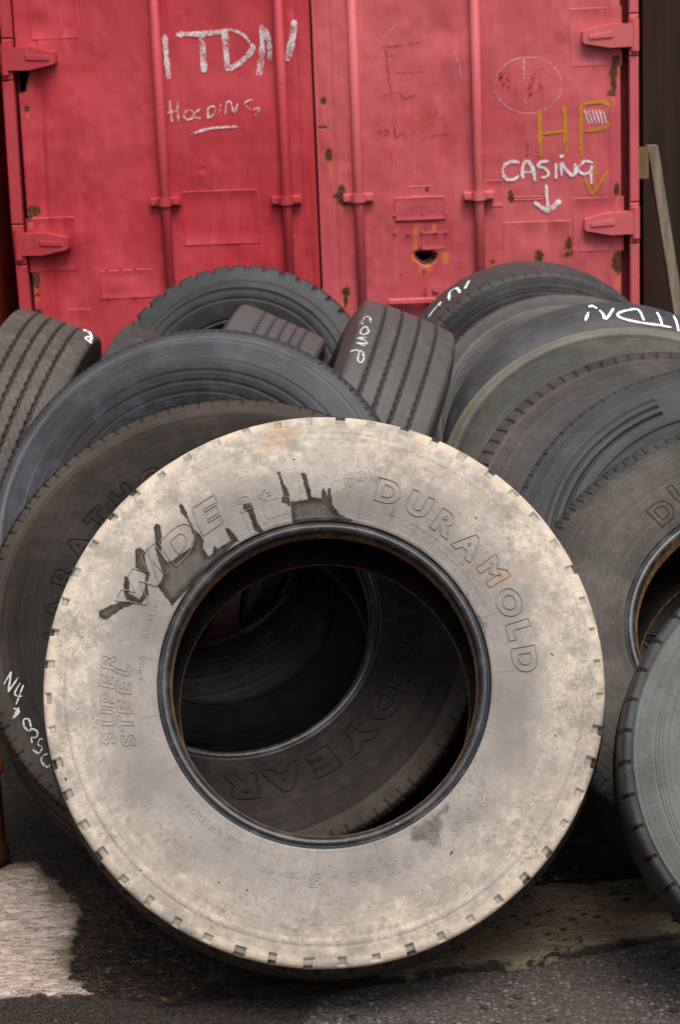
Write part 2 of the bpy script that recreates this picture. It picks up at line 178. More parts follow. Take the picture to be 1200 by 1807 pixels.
# ------------------------------------------------------------ shader helper
class NT:
    def __init__(s, name):
        s.m = bpy.data.materials.new(name); s.m.use_nodes = True; s.t = s.m.node_tree; s.b = s.t.nodes['Principled BSDF']; s.out = s.t.nodes['Material Output']
        s.tc = None
    def n(s, t, **kw):
        x = s.t.nodes.new(t)
        for k, v in kw.items(): setattr(x, k, v)
        return x
    def put(s, sock, v):
        if isinstance(v, bpy.types.NodeSocket): s.t.links.new(v, sock)
        elif isinstance(v, bpy.types.Node): s.t.links.new(v.outputs[0], sock)
        else:
            if hasattr(sock.default_value, '__len__') and not hasattr(v, '__len__'): v = (v,)*len(sock.default_value)
            sock.default_value = v
    def co(s, kind='Object'):
        if not s.tc: s.tc = s.n('ShaderNodeTexCoord')
        return s.tc.outputs[kind]
    def math(s, op, a, b=0, c=0, clamp=False):
        x = s.n('ShaderNodeMath', operation=op, use_clamp=clamp); s.put(x.inputs[0], a); s.put(x.inputs[1], b); s.put(x.inputs[2], c); return x.outputs[0]
    def mix(s, f, a, b, bt='MIX'):
        x = s.n('ShaderNodeMix', data_type='RGBA', blend_type=bt); s.put(x.inputs[0], f); s.put(x.inputs[6], a); s.put(x.inputs[7], b); return x.outputs[2]
    def noise(s, vec, scale, detail=4, rough=.55, dist=0, lo=None, hi=None):
        x = s.n('ShaderNodeTexNoise'); s.put(x.inputs['Vector'], vec)
        x.inputs['Scale'].default_value = scale; x.inputs['Detail'].default_value = detail; x.inputs['Roughness'].default_value = rough; x.inputs['Distortion'].default_value = dist
        o = x.outputs[0]
        return o if lo is None else s.ramp(o, lo, hi)
    def ramp(s, v, lo, hi, a=0, b=1):
        x = s.n('ShaderNodeMapRange', interpolation_type='SMOOTHSTEP'); s.put(x.inputs[0], v)
        for i, q in enumerate((lo, hi, a, b)): x.inputs[i+1].default_value = q
        return x.outputs[0]
    def vor(s, vec, scale, feature='F1'):
        x = s.n('ShaderNodeTexVoronoi', feature=feature); s.put(x.inputs['Vector'], vec); x.inputs['Scale'].default_value = scale; return x
    def mapv(s, vec, sc=(1, 1, 1), loc=(0, 0, 0)):
        x = s.n('ShaderNodeMapping'); s.put(x.inputs['Vector'], vec); x.inputs['Scale'].default_value = sc; x.inputs['Location'].default_value = loc; return x.outputs[0]
    def sep(s, v): x = s.n('ShaderNodeSeparateXYZ'); s.put(x.inputs[0], v); return x.outputs
    def comb(s, a, b, c): x = s.n('ShaderNodeCombineXYZ'); s.put(x.inputs[0], a); s.put(x.inputs[1], b); s.put(x.inputs[2], c); return x.outputs[0]
    def attr(s, n): return s.n('ShaderNodeAttribute', attribute_name=n).outputs['Fac']
    def cramp(s, v, stops, interp='LINEAR'):
        x = s.n('ShaderNodeValToRGB'); s.put(x.inputs[0], v); r = x.color_ramp; r.interpolation = interp
        while len(r.elements) < len(stops): r.elements.new(.5)
        for e, (p, c) in zip(r.elements, stops): e.position = p; e.color = c if len(c) == 4 else (*c, 1)
        return x.outputs[0]
    def bump(s, h, st=.5, dist=.001, nrm=None):
        x = s.n('ShaderNodeBump'); s.put(x.inputs['Height'], h); x.inputs['Strength'].default_value = st; x.inputs['Distance'].default_value = dist
        if nrm is not None: s.put(x.inputs['Normal'], nrm)
        return x.outputs[0]
    def done(s, col, rough=.7, nrm=None, spec=.5, metal=0):
        s.put(s.b.inputs['Base Color'], col); s.put(s.b.inputs['Roughness'], rough); s.put(s.b.inputs['Specular IOR Level'], spec); s.put(s.b.inputs['Metallic'], metal)
        if nrm is not None: s.put(s.b.inputs['Normal'], nrm)
        return s.m

# ------------------------------------------------------------ rubber materials
def rubber(name, stops, dust=(.17, .14, .11), dust_amt=.35, rough=.62, seed=0, streak=.5, tread=(.045, .042, .04), tread_dust=.4, bead_rust=0, bands=(), bumpk=1, Rt=.505, tone=.38, spec=.26):
    "stops: (radius m, rgb) over the side of the tyre; all coordinates are the tyre's own"
    s = NT(name); co = s.mapv(s.co(), loc=(seed*3.1, seed*1.7, seed*.9)); x, y, z = s.sep(s.co())
    r = s.math('SQRT', s.math('ADD', s.math('MULTIPLY', x, x), s.math('MULTIPLY', y, y)))
    pos = lambda q: (q-.2)/.36
    col = s.cramp(s.math('DIVIDE', s.math('SUBTRACT', r, .2), .36), [(pos(a), tuple(c*tone for c in b)) for a, b in stops]); dust = (dust[0]*(.33+.47*tone), dust[1]*(.36+.50*tone), dust[2]*(.40+.56*tone)); tread = tuple(c*(.25+.75*tone) for c in tread)
    big = s.noise(co, 5.5, 9, .68); mid = s.noise(co, 24, 10, .74); fine = s.noise(co, 190, 6, .75)
    rings = s.noise(s.comb(s.math('MULTIPLY', x, 3.5), s.math('MULTIPLY', y, 3.5), s.math('MULTIPLY', r, 150)), 1, 7, .7)
    v = s.math('ADD', s.math('MULTIPLY', s.ramp(big, .3, .7), .55), .72)
    col = s.mix(1, col, s.comb(v, v, v), 'MULTIPLY')
    dm = s.math('MULTIPLY', s.ramp(s.math('ADD', s.math('MULTIPLY', big, .45), s.math('MULTIPLY', mid, .55)), .47, .60), dust_amt)
    col = s.mix(dm, col, (*dust, 1))
    sm = s.math('MULTIPLY', s.ramp(rings, .5, .75), streak)
    col = s.mix(s.math('MULTIPLY', sm, .5), col, (*[c*1.15 for c in dust], 1))
    hl = s.noise(s.comb(s.math('MULTIPLY', x, .8), s.math('MULTIPLY', y, .8), s.math('MULTIPLY', r, 330)), 1, 2, .5); col = s.mix(s.math('MULTIPLY', s.ramp(hl, .60, .68), .5), col, (.010, .009, .009, 1))
    stk = s.ramp(s.noise(s.mapv(co, loc=(4, 4, 9)), 12, 10, .8), .56, .66); col = s.mix(s.math('MULTIPLY', stk, .45), col, (*[c*.30 for c in dust], 1))
    sp = s.ramp(s.noise(co, 90, 3, .5), .66, .74); col = s.mix(s.math('MULTIPLY', sp, .45), col, (.02, .02, .02, 1))
    sp2 = s.ramp(s.noise(s.mapv(co, loc=(5, 2, 1)), 130, 2, .5), .72, .78); col = s.mix(s.math('MULTIPLY', sp2, .35), col, (*[c*2 for c in dust], 1))
    wl = s.math('ABSOLUTE', s.math('SUBTRACT', s.noise(s.mapv(co, loc=(8, 5, 2)), 38, 3, .6, .8), .5)); wm = s.math('MULTIPLY', s.ramp(wl, .004, .012, 1, 0), s.ramp(s.noise(s.mapv(co, loc=(2, 6, 7)), 8, 3, .5), .5, .62))
    col = s.mix(s.math('MULTIPLY', wm, .4), col, (.016, .014, .013, 1))
    # tread colour, darkened for the shade between tyres; groove floors nearly black
    tm = s.ramp(r, Rt-.004, Rt+.002)
    tn = s.mix(s.math('MULTIPLY', s.ramp(mid, .42, .66), tread_dust), (*tread, 1), (*dust, 1))
    sc = s.ramp(s.noise(s.mapv(co, (1, 1, 5)), 70, 5, .7), .35, .7)
    tn = s.mix(s.math('MULTIPLY', sc, .35), tn, (*[c*1.6 for c in tread], 1))
    groove = s.attr('groove')
    tn = s.mix(s.math('MULTIPLY', groove, .85), tn, (.02, .018, .016, 1))
    col = s.mix(tm, col, tn)
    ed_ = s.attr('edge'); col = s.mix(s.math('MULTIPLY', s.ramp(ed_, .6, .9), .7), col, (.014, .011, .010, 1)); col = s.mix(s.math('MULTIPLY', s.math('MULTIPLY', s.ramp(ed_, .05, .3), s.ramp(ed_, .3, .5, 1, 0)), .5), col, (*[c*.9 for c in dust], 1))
    # bead
    if bead_rust:
        bn = s.math('MULTIPLY', s.ramp(s.attr('bead'), .2, .8), s.ramp(s.noise(co, 14, 6, .6), .38, .6)); col = s.mix(s.math('MULTIPLY', bn, bead_rust), col, (.22, .085, .025, 1))
    hgt = s.math('ADD', s.math('MULTIPLY', fine, .6), s.math('MULTIPLY', rings, 1.0)); hgt = s.math('ADD', hgt, s.math('MULTIPLY', mid, .6))
    rg = s.math('ADD', s.math('MULTIPLY', mid, .5), rough-.33)
    return s.done(col, rg, s.bump(hgt, .8*bumpk, .0018), spec)

def front_rubber():
    s = NT('dusty_rubber'); co = s.co(); x, y, z = s.sep(co)
    r = s.math('SQRT', s.math('ADD', s.math('MULTIPLY', x, x), s.math('MULTIPLY', y, y)))
    big = s.noise(co, 4.2, 5, .6); big2 = s.noise(s.mapv(co, loc=(3, 7, 2)), 7, 6, .6); mid = s.noise(co, 24, 9, .68); fine = s.noise(co, 170, 6, .7)
    th = s.math('ARCTAN2', y, x)
    # cream dust towards the tread, washed grey rubber towards the bead
    w_ = s.math('ADD', s.math('ADD', r, s.math('MULTIPLY', s.math('SUBTRACT', big, .5), .16)), s.math('MULTIPLY', s.math('SUBTRACT', mid, .5), .05))
    cream = s.ramp(w_, .355, .480)
    c1 = s.mix(s.ramp(big2, .35, .65), (.355, .300, .248, 1), (.560, .470, .378, 1))
    c1 = s.mix(s.math('MULTIPLY', s.ramp(s.noise(s.mapv(co, loc=(9, 1, 4)), 3, 3, .5), .45, .7), .55), c1, (.500, .455, .375, 1))
    g1 = s.mix(s.ramp(big2, .35, .65), (.180, .163, .152, 1), (.290, .262, .240, 1))
    col = s.mix(cream, g1, c1)
    # worn mottling: brownish-grey scuffs with ragged edges
    mo = s.ramp(s.math('ADD', s.math('MULTIPLY', mid, .75), s.math('MULTIPLY', big2, .3)), .50, .64)
    col = s.mix(s.math('MULTIPLY', mo, .60), col, (.240, .200, .170, 1))
    hf = s.ramp(s.noise(s.mapv(co, loc=(7, 7, 1)), 52, 9, .78), .42, .62); col = s.mix(s.math('MULTIPLY', hf, .38), col, (.235, .200, .175, 1))
    lt = s.ramp(s.noise(s.mapv(co, loc=(1, 9, 3)), 33, 9, .78), .52, .60); col = s.mix(s.math('MULTIPLY', s.math('MULTIPLY', lt, cream), .42), col, (.640, .545, .440, 1))
    gr = s.ramp(s.noise(s.mapv(co, loc=(11, 2, 6)), 13, 10, .78), .50, .62); col = s.mix(s.math('MULTIPLY', gr, .55), col, (.200, .172, .152, 1))
    fs = s.ramp(s.noise(s.mapv(co, loc=(12, 4, 6)), 110, 5, .8), .54, .60); col = s.mix(s.math('MULTIPLY', s.math('MULTIPLY', fs, s.ramp(big2, .42, .6)), .5), col, (.150, .125, .110, 1))
    # circumferential scuffs
    rings = s.noise(s.comb(s.math('MULTIPLY', x, 3), s.math('MULTIPLY', y, 3), s.math('MULTIPLY', r, 110)), 1, 5, .65)
    col = s.mix(s.math('MULTIPLY', s.ramp(rings, .55, .75), .30), col, (.250, .220, .200, 1))
    # small dark bits, sharp edged, grouped
    ch = s.noise(co, 95, 6, .75, .6); grp = s.ramp(s.noise(s.mapv(co, loc=(1, 4, 8)), 9, 3, .6), .48, .66)
    chips = s.math('MULTIPLY', s.ramp(ch, .555, .60), grp)
    col = s.mix(s.math('MULTIPLY', chips, .55), col, (.130, .110, .100, 1))
    sp = s.ramp(s.noise(s.mapv(co, loc=(2, 2, 2)), 60, 2, .4), .775, .79); col = s.mix(sp, col, (.05, .045, .04, 1))
    wl = s.math('ABSOLUTE', s.math('SUBTRACT', s.noise(s.mapv(co, loc=(8, 5, 2)), 48, 4, .62, 1.2), .5)); wm = s.math('MULTIPLY', s.ramp(wl, .006, .018, 1, 0), s.math('MULTIPLY', s.ramp(s.noise(s.mapv(co, loc=(2, 6, 7)), 7, 4, .6), .46, .60), s.ramp(r, .39, .43)))
    col = s.mix(s.math('MULTIPLY', wm, .55), col, (.150, .128, .115, 1))
    # bluish bare rubber near the shoulder in places
    ed = s.math('MULTIPLY', s.ramp(r, .462, .478), s.ramp(s.noise(s.mapv(co, loc=(6, 3, 1)), 16, 5, .6), .52, .63))
    col = s.mix(s.math('MULTIPLY', ed, .5), col, (.270, .260, .255, 1))
    # light crusty rim of dust at the very edge
    eg = s.math('MULTIPLY', s.ramp(r, .487, .503), s.ramp(s.noise(co, 11, 4, .6), .4, .55)); col = s.mix(s.math('MULTIPLY', eg, .5), col, (.62, .50, .38, 1))
    # notches bare inside
    col = s.mix(s.math('MULTIPLY', s.attr('groove'), s.ramp(mid, .4, .6, .3, .8)), col, (.210, .195, .180, 1))
    # grey film in broad arcs
    ar = s.ramp(s.noise(s.comb(s.math('MULTIPLY', x, 4), s.math('MULTIPLY', y, 4), s.math('MULTIPLY', r, 26)), 1, 8, .72), .52, .66); col = s.mix(s.math('MULTIPLY', ar, .35), col, (.260, .235, .225, 1))
    # radial cracks/flash lines
    fl = s.math('ABSOLUTE', s.math('SINE', s.math('MULTIPLY', th, 9.5)))
    flm = s.math('MULTIPLY', s.ramp(fl, .0, .016, 1, 0), s.ramp(r, .335, .36, 1, 0)); col = s.mix(s.math('MULTIPLY', flm, .5), col, (.08, .07, .065, 1))
    # rust blush
    rb = s.math('MULTIPLY', s.ramp(s.noise(s.mapv(co, loc=(4, 4, 4)), 7, 4, .5), .64, .74), .5); col = s.mix(rb, col, (.36, .215, .13, 1))
    # poured dark stains
    st = s.math('ADD', s.attr('stain'), s.math('MULTIPLY', s.math('SUBTRACT', s.noise(co, 120, 4, .6), .5), .008))
    stm = s.ramp(st, -.0014, .0016)
    sm_ = s.math('ADD', s.attr('smudge'), s.math('MULTIPLY', s.math('SUBTRACT', s.noise(co, 60, 8, .75), .5), .03))
    col = s.mix(s.math('MULTIPLY', s.ramp(sm_, -.003, .007), s.ramp(s.noise(co, 80, 6, .7), .38, .6, .45, .82)), col, (.060, .052, .046, 1))
    edge = s.math('MULTIPLY', stm, s.ramp(st, .003, .0055, 1, 0))
    dark = s.mix(s.ramp(s.noise(co, 45, 6, .7), .35, .7), (.014, .010, .008, 1), (.060, .046, .038, 1))
    thin = s.ramp(s.noise(s.mapv(co, loc=(4, 8, 5)), 36, 8, .75), .60, .70)
    col = s.mix(s.math('MULTIPLY', stm, s.math('SUBTRACT', s.ramp(st, .005, .016, .975, .74), s.math('MULTIPLY', thin, .30))), col, dark); col = s.mix(s.math('MULTIPLY', edge, .3), col, (.010, .008, .006, 1))
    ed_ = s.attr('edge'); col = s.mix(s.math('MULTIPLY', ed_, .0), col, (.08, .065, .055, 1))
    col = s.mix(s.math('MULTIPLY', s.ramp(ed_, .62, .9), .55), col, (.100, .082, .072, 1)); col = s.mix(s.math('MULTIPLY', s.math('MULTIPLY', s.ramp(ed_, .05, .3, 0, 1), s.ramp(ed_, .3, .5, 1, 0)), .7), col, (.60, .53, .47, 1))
    # tread
    tr = s.ramp(s.math('ABSOLUTE', z), .1175, .1205, 1, 0); tr = s.math('MULTIPLY', tr, s.ramp(r, .49, .50))
    tc = s.mix(s.ramp(s.noise(s.mapv(co, (1, 1, 4)), 45, 6, .7), .35, .7), (.024, .020, .018, 1), (.085, .066, .052, 1))
    col = s.mix(tr, col, tc)
    hgt = s.math('ADD', s.math('MULTIPLY', fine, .6), s.math('ADD', s.math('MULTIPLY', mid, 1.3), s.math('MULTIPLY', rings, .6)))
    hgt = s.math('SUBTRACT', hgt, s.math('MULTIPLY', flm, .6))
    rg = s.ramp(st, -.001, .002, .82, .6)
    return s.done(col, rg, s.bump(hgt, .7, .002), .15)

def bead_mat(name, rust=.8, base=(.018, .019, .021)):
    s = NT(name); co = s.co(); b = s.attr('bead')
    n1 = s.noise(co, 18, 7, .65); n2 = s.noise(co, 90, 4, .6)
    col = s.mix(s.math('MULTIPLY', s.ramp(n1, .45, .7), .5), (*base, 1), (.10, .09, .085, 1))
    col = s.mix(s.math('MULTIPLY', s.ramp(n2, .62, .72), .6), col, (.17, .15, .13, 1))
    rm = s.math('MULTIPLY', s.ramp(s.math('ADD', b, s.math('MULTIPLY', s.math('SUBTRACT', n1, .5), .6)), .52, .72), rust)
    col = s.mix(rm, col, s.mix(s.ramp(n2, .35, .65), (.085, .038, .016, 1), (.24, .125, .045, 1)))
    rg = s.ramp(b, .5, .75, .34, .85)
    x, y, z = s.sep(co); r = s.math('SQRT', s.math('ADD', s.math('MULTIPLY', x, x), s.math('MULTIPLY', y, y)))
    rings = s.noise(s.comb(s.math('MULTIPLY', x, 2), s.math('MULTIPLY', y, 2), s.math('MULTIPLY', r, 300)), 1, 3, .6)
    return s.done(col, rg, s.bump(s.math('ADD', s.math('ADD', n1, n2), rings), .5, .001), .35)

def liner_mat():
    s = NT('inner_liner_rubber'); co = s.co()
    col = s.mix(s.ramp(s.noise(co, 12, 6, .6), .4, .7), (.008, .007, .0065, 1), (.020, .016, .014, 1))
    return s.done(col, .7, s.bump(s.noise(co, 60, 4, .6), .3, .001), .1)
LINER = liner_mat()

# ------------------------------------------------------------ tyre geometry
EXT = [(.118, .5155), (.1238, .512), (.1278, .505), (.1305, .493), (.136, .465), (.142, .43), (.1445, .395), (.142, .36), (.137, .328), (.132, .3065)]
BEAD = [(.132, .3065), (.1285, .3030), (.1265, .3018), (.1283, .2992), (.1298, .2950), (.1285, .2898), (.1240, .2860), (.1150, .2838), (.1050, .2815), (.0980, .2798), (.0925, .2820)]
INN = [(.0925, .2825), (.0905, .293), (.098, .32), (.112, .36), (.1205, .40), (.117, .45), (.100, .482), (.06, .493), (0, .496)]
def catmull(P, step):
    P = np.array(P, float); out = []
    Q = np.vstack([2*P[0]-P[1], P, 2*P[-1]-P[-2]])
    for i in range(1, len(Q)-2):
        p0, p1, p2, p3 = Q[i-1:i+3]; n = max(1, int(np.ceil(np.linalg.norm(p2-p1)/step)))
        for k in range(n):
            t = k/n; out.append(.5*((2*p1)+(-p0+p2)*t+(2*p0-5*p1+4*p2-p3)*t*t+(-p0+3*p1-3*p2+p3)*t**3))
    out.append(P[-1]); return np.array(out)

class Spec:
    def __init__(s, R=.517, W=1., N=900, step=.0035, grooves=(), gd=.011, zig=0, zn=60, crown=.006, lat=None, ring=(), notch=None, lug=None, rim=.2825, sipe=None, flat=None, bulge=None, sag=0):
        s.__dict__.update(locals()); s.R = R
    def mr(s, r):   # radius mapping
        return s.rim + (np.asarray(r)-.2825)*(s.R-s.rim)/(.517-.2825)
    def face(s, r):  # axial height of the outside face at radius r (real metres)
        c = s._ext; return np.interp(r, c[::-1, 1], c[::-1, 0])

def tyre_frame(c, lean, yaw):
    l, y = R_(lean), R_(yaw)
    n = Vector((math.sin(y)*math.cos(l), -math.cos(y)*math.cos(l), math.sin(l))); e1 = Vector((math.cos(y), math.sin(y), 0)); e2 = n.cross(e1)
    M = Matrix((e1, e2, n)).transposed().to_4x4(); M.translation = c
    return M

def build_tyre(root, sp, mat, bead, stain=None):
    R, W, N = sp.R, sp.W, sp.N
    ext = catmull(EXT, sp.step); ext[:, 0] *= W; ext[:, 1] = sp.mr(ext[:, 1])
    be = catmull(BEAD, .0022); be[:, 0] *= W; be[:, 1] = sp.mr(be[:, 1])
    inn = catmull(INN, .012); inn[:, 0] *= W; inn[:, 1] = sp.mr(inn[:, 1])
    ext[:, 0] += (sp.bulge if sp.bulge is not None else .008)*np.sin(np.linspace(0, np.pi, len(ext)))
    sp._ext = ext.copy()
    th = np.linspace(0, 2*np.pi, N, endpoint=False)
    if sp.notch: th = th  # uniform
    # tread columns, from +tw to -tw
    tw = ext[0, 0]; cols = [(tw, 0, 0)]
    us = list(np.linspace(tw, -tw, max(10, int(2*tw/(.004 if sp.lug or sp.sipe else .008)))))[1:-1]
    gs = sorted(sp.grooves, key=lambda g: -g[0])
    for c, gw in gs: us = [u for u in us if abs(u-c) > gw/2+.002]
    for c, gw in gs: us += [c+gw/2, c+gw/2-.0018, c-gw/2+.0018, c-gw/2]
    us = sorted(us, reverse=True); us = np.array([tw]+us+[-tw])
    dep = np.zeros(len(us)); zm = np.zeros(len(us))
    for c, gw in gs:
        k = np.abs(us-c) < gw/2-.001; dep[k] = sp.gd; zm[np.abs(us-c) < gw/2+.0005] = 1
    tri = lambda t: 4*np.abs(t-np.floor(t+.5))-1
    U = us[None, :] + zm[None, :]*sp.zig*tri(th*sp.zn/(2*np.pi))[:, None]
    rr_ = ext[0, 1] + sp.crown*(1-(us/tw)**2)
    TH = th[:, None]; D = np.repeat(dep[None, :], N, 0)
    if sp.lug is not None: D = np.maximum(D, sp.lug(U, TH))
    if sp.sipe is not None: D = np.maximum(D, sp.sipe(U, TH))
    wear = .0008*np.sin(3*TH+1.3)*np.cos(U*40)
    RT = rr_[None, :] - D + wear
    G = (D > .002).astype(float)
    def ring_disp(P, TH):
        d = np.zeros((len(TH), len(P)))
        for r0, w0, h, *rest in sp.ring:
            m = np.exp(-np.abs((P[:, 1]-r0)/(w0/2))**4)[None, :]*h
            if rest: a0, a1 = rest; t = np.degrees(TH) % 360; m = m*(((t-a0) % 360) < ((a1-a0) % 360))
            d = d + m
        return d
    def side(P, sgn, full=True):
        t = np.gradient(P, axis=0); t /= np.linalg.norm(t, axis=1)[:, None]+1e-12
        nrm = np.stack([-t[:, 1], t[:, 0]], 1)   # outward (axial, radial)
        d = ring_disp(P, TH) if full else np.zeros((N, len(P))); g = np.zeros_like(d)
        if sp.notch is not None and full:
            m = sp.notch(P[:, 1][None, :], TH+ (0 if sgn > 0 else .03)); d = d - m; g = (m > .0015).astype(float)
        A = P[:, 0][None, :] + nrm[:, 0][None, :]*d; Rr = P[:, 1][None, :] + nrm[:, 1][None, :]*d
        if full: A[:, 0] = P[0, 0]; Rr[:, 0] = RT[:, 0 if sgn > 0 else -1]
        return A*sgn, Rr, g
    def emit(name, A, Rr, m, flip, attrs=None):
        n, k = A.shape
        wob = 1+.0015*np.sin(2*th+R*50)[:, None]
        X = Rr*wob*np.cos(TH); Y = Rr*wob*np.sin(TH)
        V = np.stack([X, Y, A], -1).reshape(-1, 3)
        i = np.arange(n)[:, None]; j = np.arange(k-1)[None, :]; a = i*k+j; b = i*k+j+1; c = ((i+1) % n)*k+j+1; d = ((i+1) % n)*k+j
        F = np.stack([a, b, c, d] if flip else [a, d, c, b], -1).reshape(-1, 4)
        at = {q: np.broadcast_to(v, (n, k)).reshape(-1) for q, v in (attrs or {}).items()}
        if stain is not None and name in ('sidewall', 'bead'):
            at['stain'] = stain(V[:, 0], V[:, 1], V[:, 2]); at['smudge'] = stain(V[:, 0], V[:, 1], V[:, 2], _sm)
        elif stain is not None: at['stain'] = np.full(len(V), -1.); at['smudge'] = at['stain']
        return mesh_np(name, V, F, m, root, True, at)
    emit('tread', U, RT, mat, False, {'groove': G, 'bead': 0})
    parts = {}
    for sgn in (1, -1):
        A, Rr, g = side(ext, sgn); parts[sgn] = emit('sidewall', A, Rr, mat, sgn > 0, {'groove': g, 'bead': 0})
        A, Rr, g = side(be, sgn, False); bb = np.linspace(0, 1, A.shape[1]); parts['b', sgn] = emit('bead', A, Rr, bead, sgn > 0, {'bead': bb, 'groove': 0})
    full = np.vstack([inn, (inn*[-1, 1])[::-1][1:]])
    A = np.repeat(full[:, 0][None], N, 0)[::max(1, N//300)]; Rr = np.repeat(full[:, 1][None], N, 0)[::max(1, N//300)]
    th0, th_s = th, th[::max(1, N//300)]
    k = A.shape[1]; n = len(th_s); V = np.stack([Rr*np.cos(th_s)[:, None], Rr*np.sin(th_s)[:, None], A], -1).reshape(-1, 3)
    i = np.arange(n)[:, None]; j = np.arange(k-1)[None, :]; F = np.stack([i*k+j, i*k+j+1, ((i+1) % n)*k+j+1, ((i+1) % n)*k+j], -1).reshape(-1, 4)
    mesh_np('inner_liner', V, F, LINER, root)
    return parts

# ---- raised or chalked lines on surfaces
def ridge(lines, width, h, mapf, flat=False):
    "lines: list of (pts 2-D, closed); returns V,F after mapping (u,v,height)"
    V = []; F = []
    for pts, closed in lines:
        P = np.array(pts, float)
        if closed and np.allclose(P[0], P[-1]): P = P[:-1]
        if len(P) < 2: continue
        if closed: t = np.roll(P, -1, 0)-np.roll(P, 1, 0)
        else: t = np.gradient(P, axis=0)
        t /= np.linalg.norm(t, axis=1)[:, None]+1e-9; nr = np.stack([-t[:, 1], t[:, 0]], 1); b = len(V); n = len(P)
        wd = np.full(n, width) if np.isscalar(width) else width
        for p, q, ww in zip(P, nr, wd):
            hw = ww/2
            if flat: V += [(*(p+q*hw), h), (*p, h), (*(p-q*hw), h)]
            else: V += [(*(p+q*hw*1.5), -.0002), (*(p+q*hw*.62), h*.45), (*p, h), (*(p-q*hw*.62), h*.45), (*(p-q*hw*1.5), -.0002)]
        m_ = 3 if flat else 5
        for i in range(n if closed else n-1):
            a = b+m_*i; c = b+m_*((i+1) % n)
            F += [(a+e, a+e+1, c+e+1, c+e) for e in range(m_-1)]
    V = np.array(V); X = mapf(V[:, 0], V[:, 1], V[:, 2])
    return X, np.array(F)

def resample(pts, step):
    P = np.array(pts, float); out = [P[0]]
    for a, b in zip(P[:-1], P[1:]):
        n = max(1, int(np.ceil(np.linalg.norm(b-a)/step)))
        for k in range(1, n+1): out.append(a+(b-a)*k/n)
    return np.array(out)
def spline(pts, step):
    return catmull(pts, step) if len(pts) > 2 else resample(pts, step)

_glyph = {}
def glyph(ch, bold=.02):
    "outline loops of a character from the built-in font, cap height about 1"
    if (ch, bold) in _glyph: return _glyph[ch, bold]
    cu = bpy.data.curves.new('g', 'FONT'); cu.body = ch; cu.fill_mode = 'NONE'; cu.resolution_u = 5
    o = bpy.data.objects.new('g', cu); COL.objects.link(o); bpy.context.view_layer.update()
    dg = bpy.context.evaluated_depsgraph_get(); me = o.evaluated_get(dg).to_mesh()
    co = np.array([v.co[:2] for v in me.vertices]); ed = [tuple(e.vertices) for e in me.edges]
    nb = {}
    for a, b in ed: nb.setdefault(a, []).append(b); nb.setdefault(b, []).append(a)
    seen = set(); loops = []
    for s0 in nb:
        if s0 in seen: continue
        loop = [s0]; seen.add(s0); cur = s0
        while True:
            nx = [q for q in nb[cur] if q not in seen]
            if not nx: break
            cur = nx[0]; loop.append(cur); seen.add(cur)
        if len(loop) > 2: loops.append(co[loop])
    o.evaluated_get(dg).to_mesh_clear(); bpy.data.objects.remove(o); bpy.data.curves.remove(cu)
    if bold and loops:
        def area(L): x, y = L[:, 0], L[:, 1]; return .5*np.sum(x*np.roll(y, -1)-y*np.roll(x, -1))
        new = []
        for i, L in enumerate(loops):
            hole = any(j != i and abs(area(M_)) > abs(area(L)) and sdf(L[:1]+1e-5, M_)[0] > 0 for j, M_ in enumerate(loops))
            if area(L) < 0: L = L[::-1]
            a = L-np.roll(L, 1, 0); b = np.roll(L, -1, 0)-L; a = a/(np.linalg.norm(a, axis=1)[:, None]+1e-9); b = b/(np.linalg.norm(b, axis=1)[:, None]+1e-9)
            na = np.stack([a[:, 1], -a[:, 0]], 1); nb_ = np.stack([b[:, 1], -b[:, 0]], 1); m = na+nb_; m /= np.linalg.norm(m, axis=1)[:, None]+1e-9
            k = 1/np.clip((m*na).sum(1), .45, 1); bd = -bold*.75 if hole else bold
            new.append(L+m*(k*bd)[:, None])
        loops = new
    if loops:
        al = np.vstack(loops); mn = al.min(0); mx = al.max(0)
    else: mn = np.zeros(2); mx = np.ones(2)*.5
    _glyph[ch, bold] = (loops, mn, mx); return _glyph[ch, bold]
H_REF = glyph('H', 0)[2][1]-glyph('H', 0)[1][1]

def char_lines(ch, cx, cy, h, wx=1., shear=0, bold=.02, step=.3):
    loops, mn, mx = glyph(ch, bold); out = []; k = h/H_REF; mid = (mn+mx)/2
    hy = glyph('H', bold); my = (hy[1][1]+hy[2][1])/2 if ch not in '+\u2022' else mid[1]
    for L in loops:
        Q = (L-[mid[0], my])*k; Q[:, 0] = Q[:, 0]*wx + shear*Q[:, 1]; Q = np.vstack([Q, Q[:1]])
        out.append((resample(Q+[cx, cy], h*step), True))
    return out

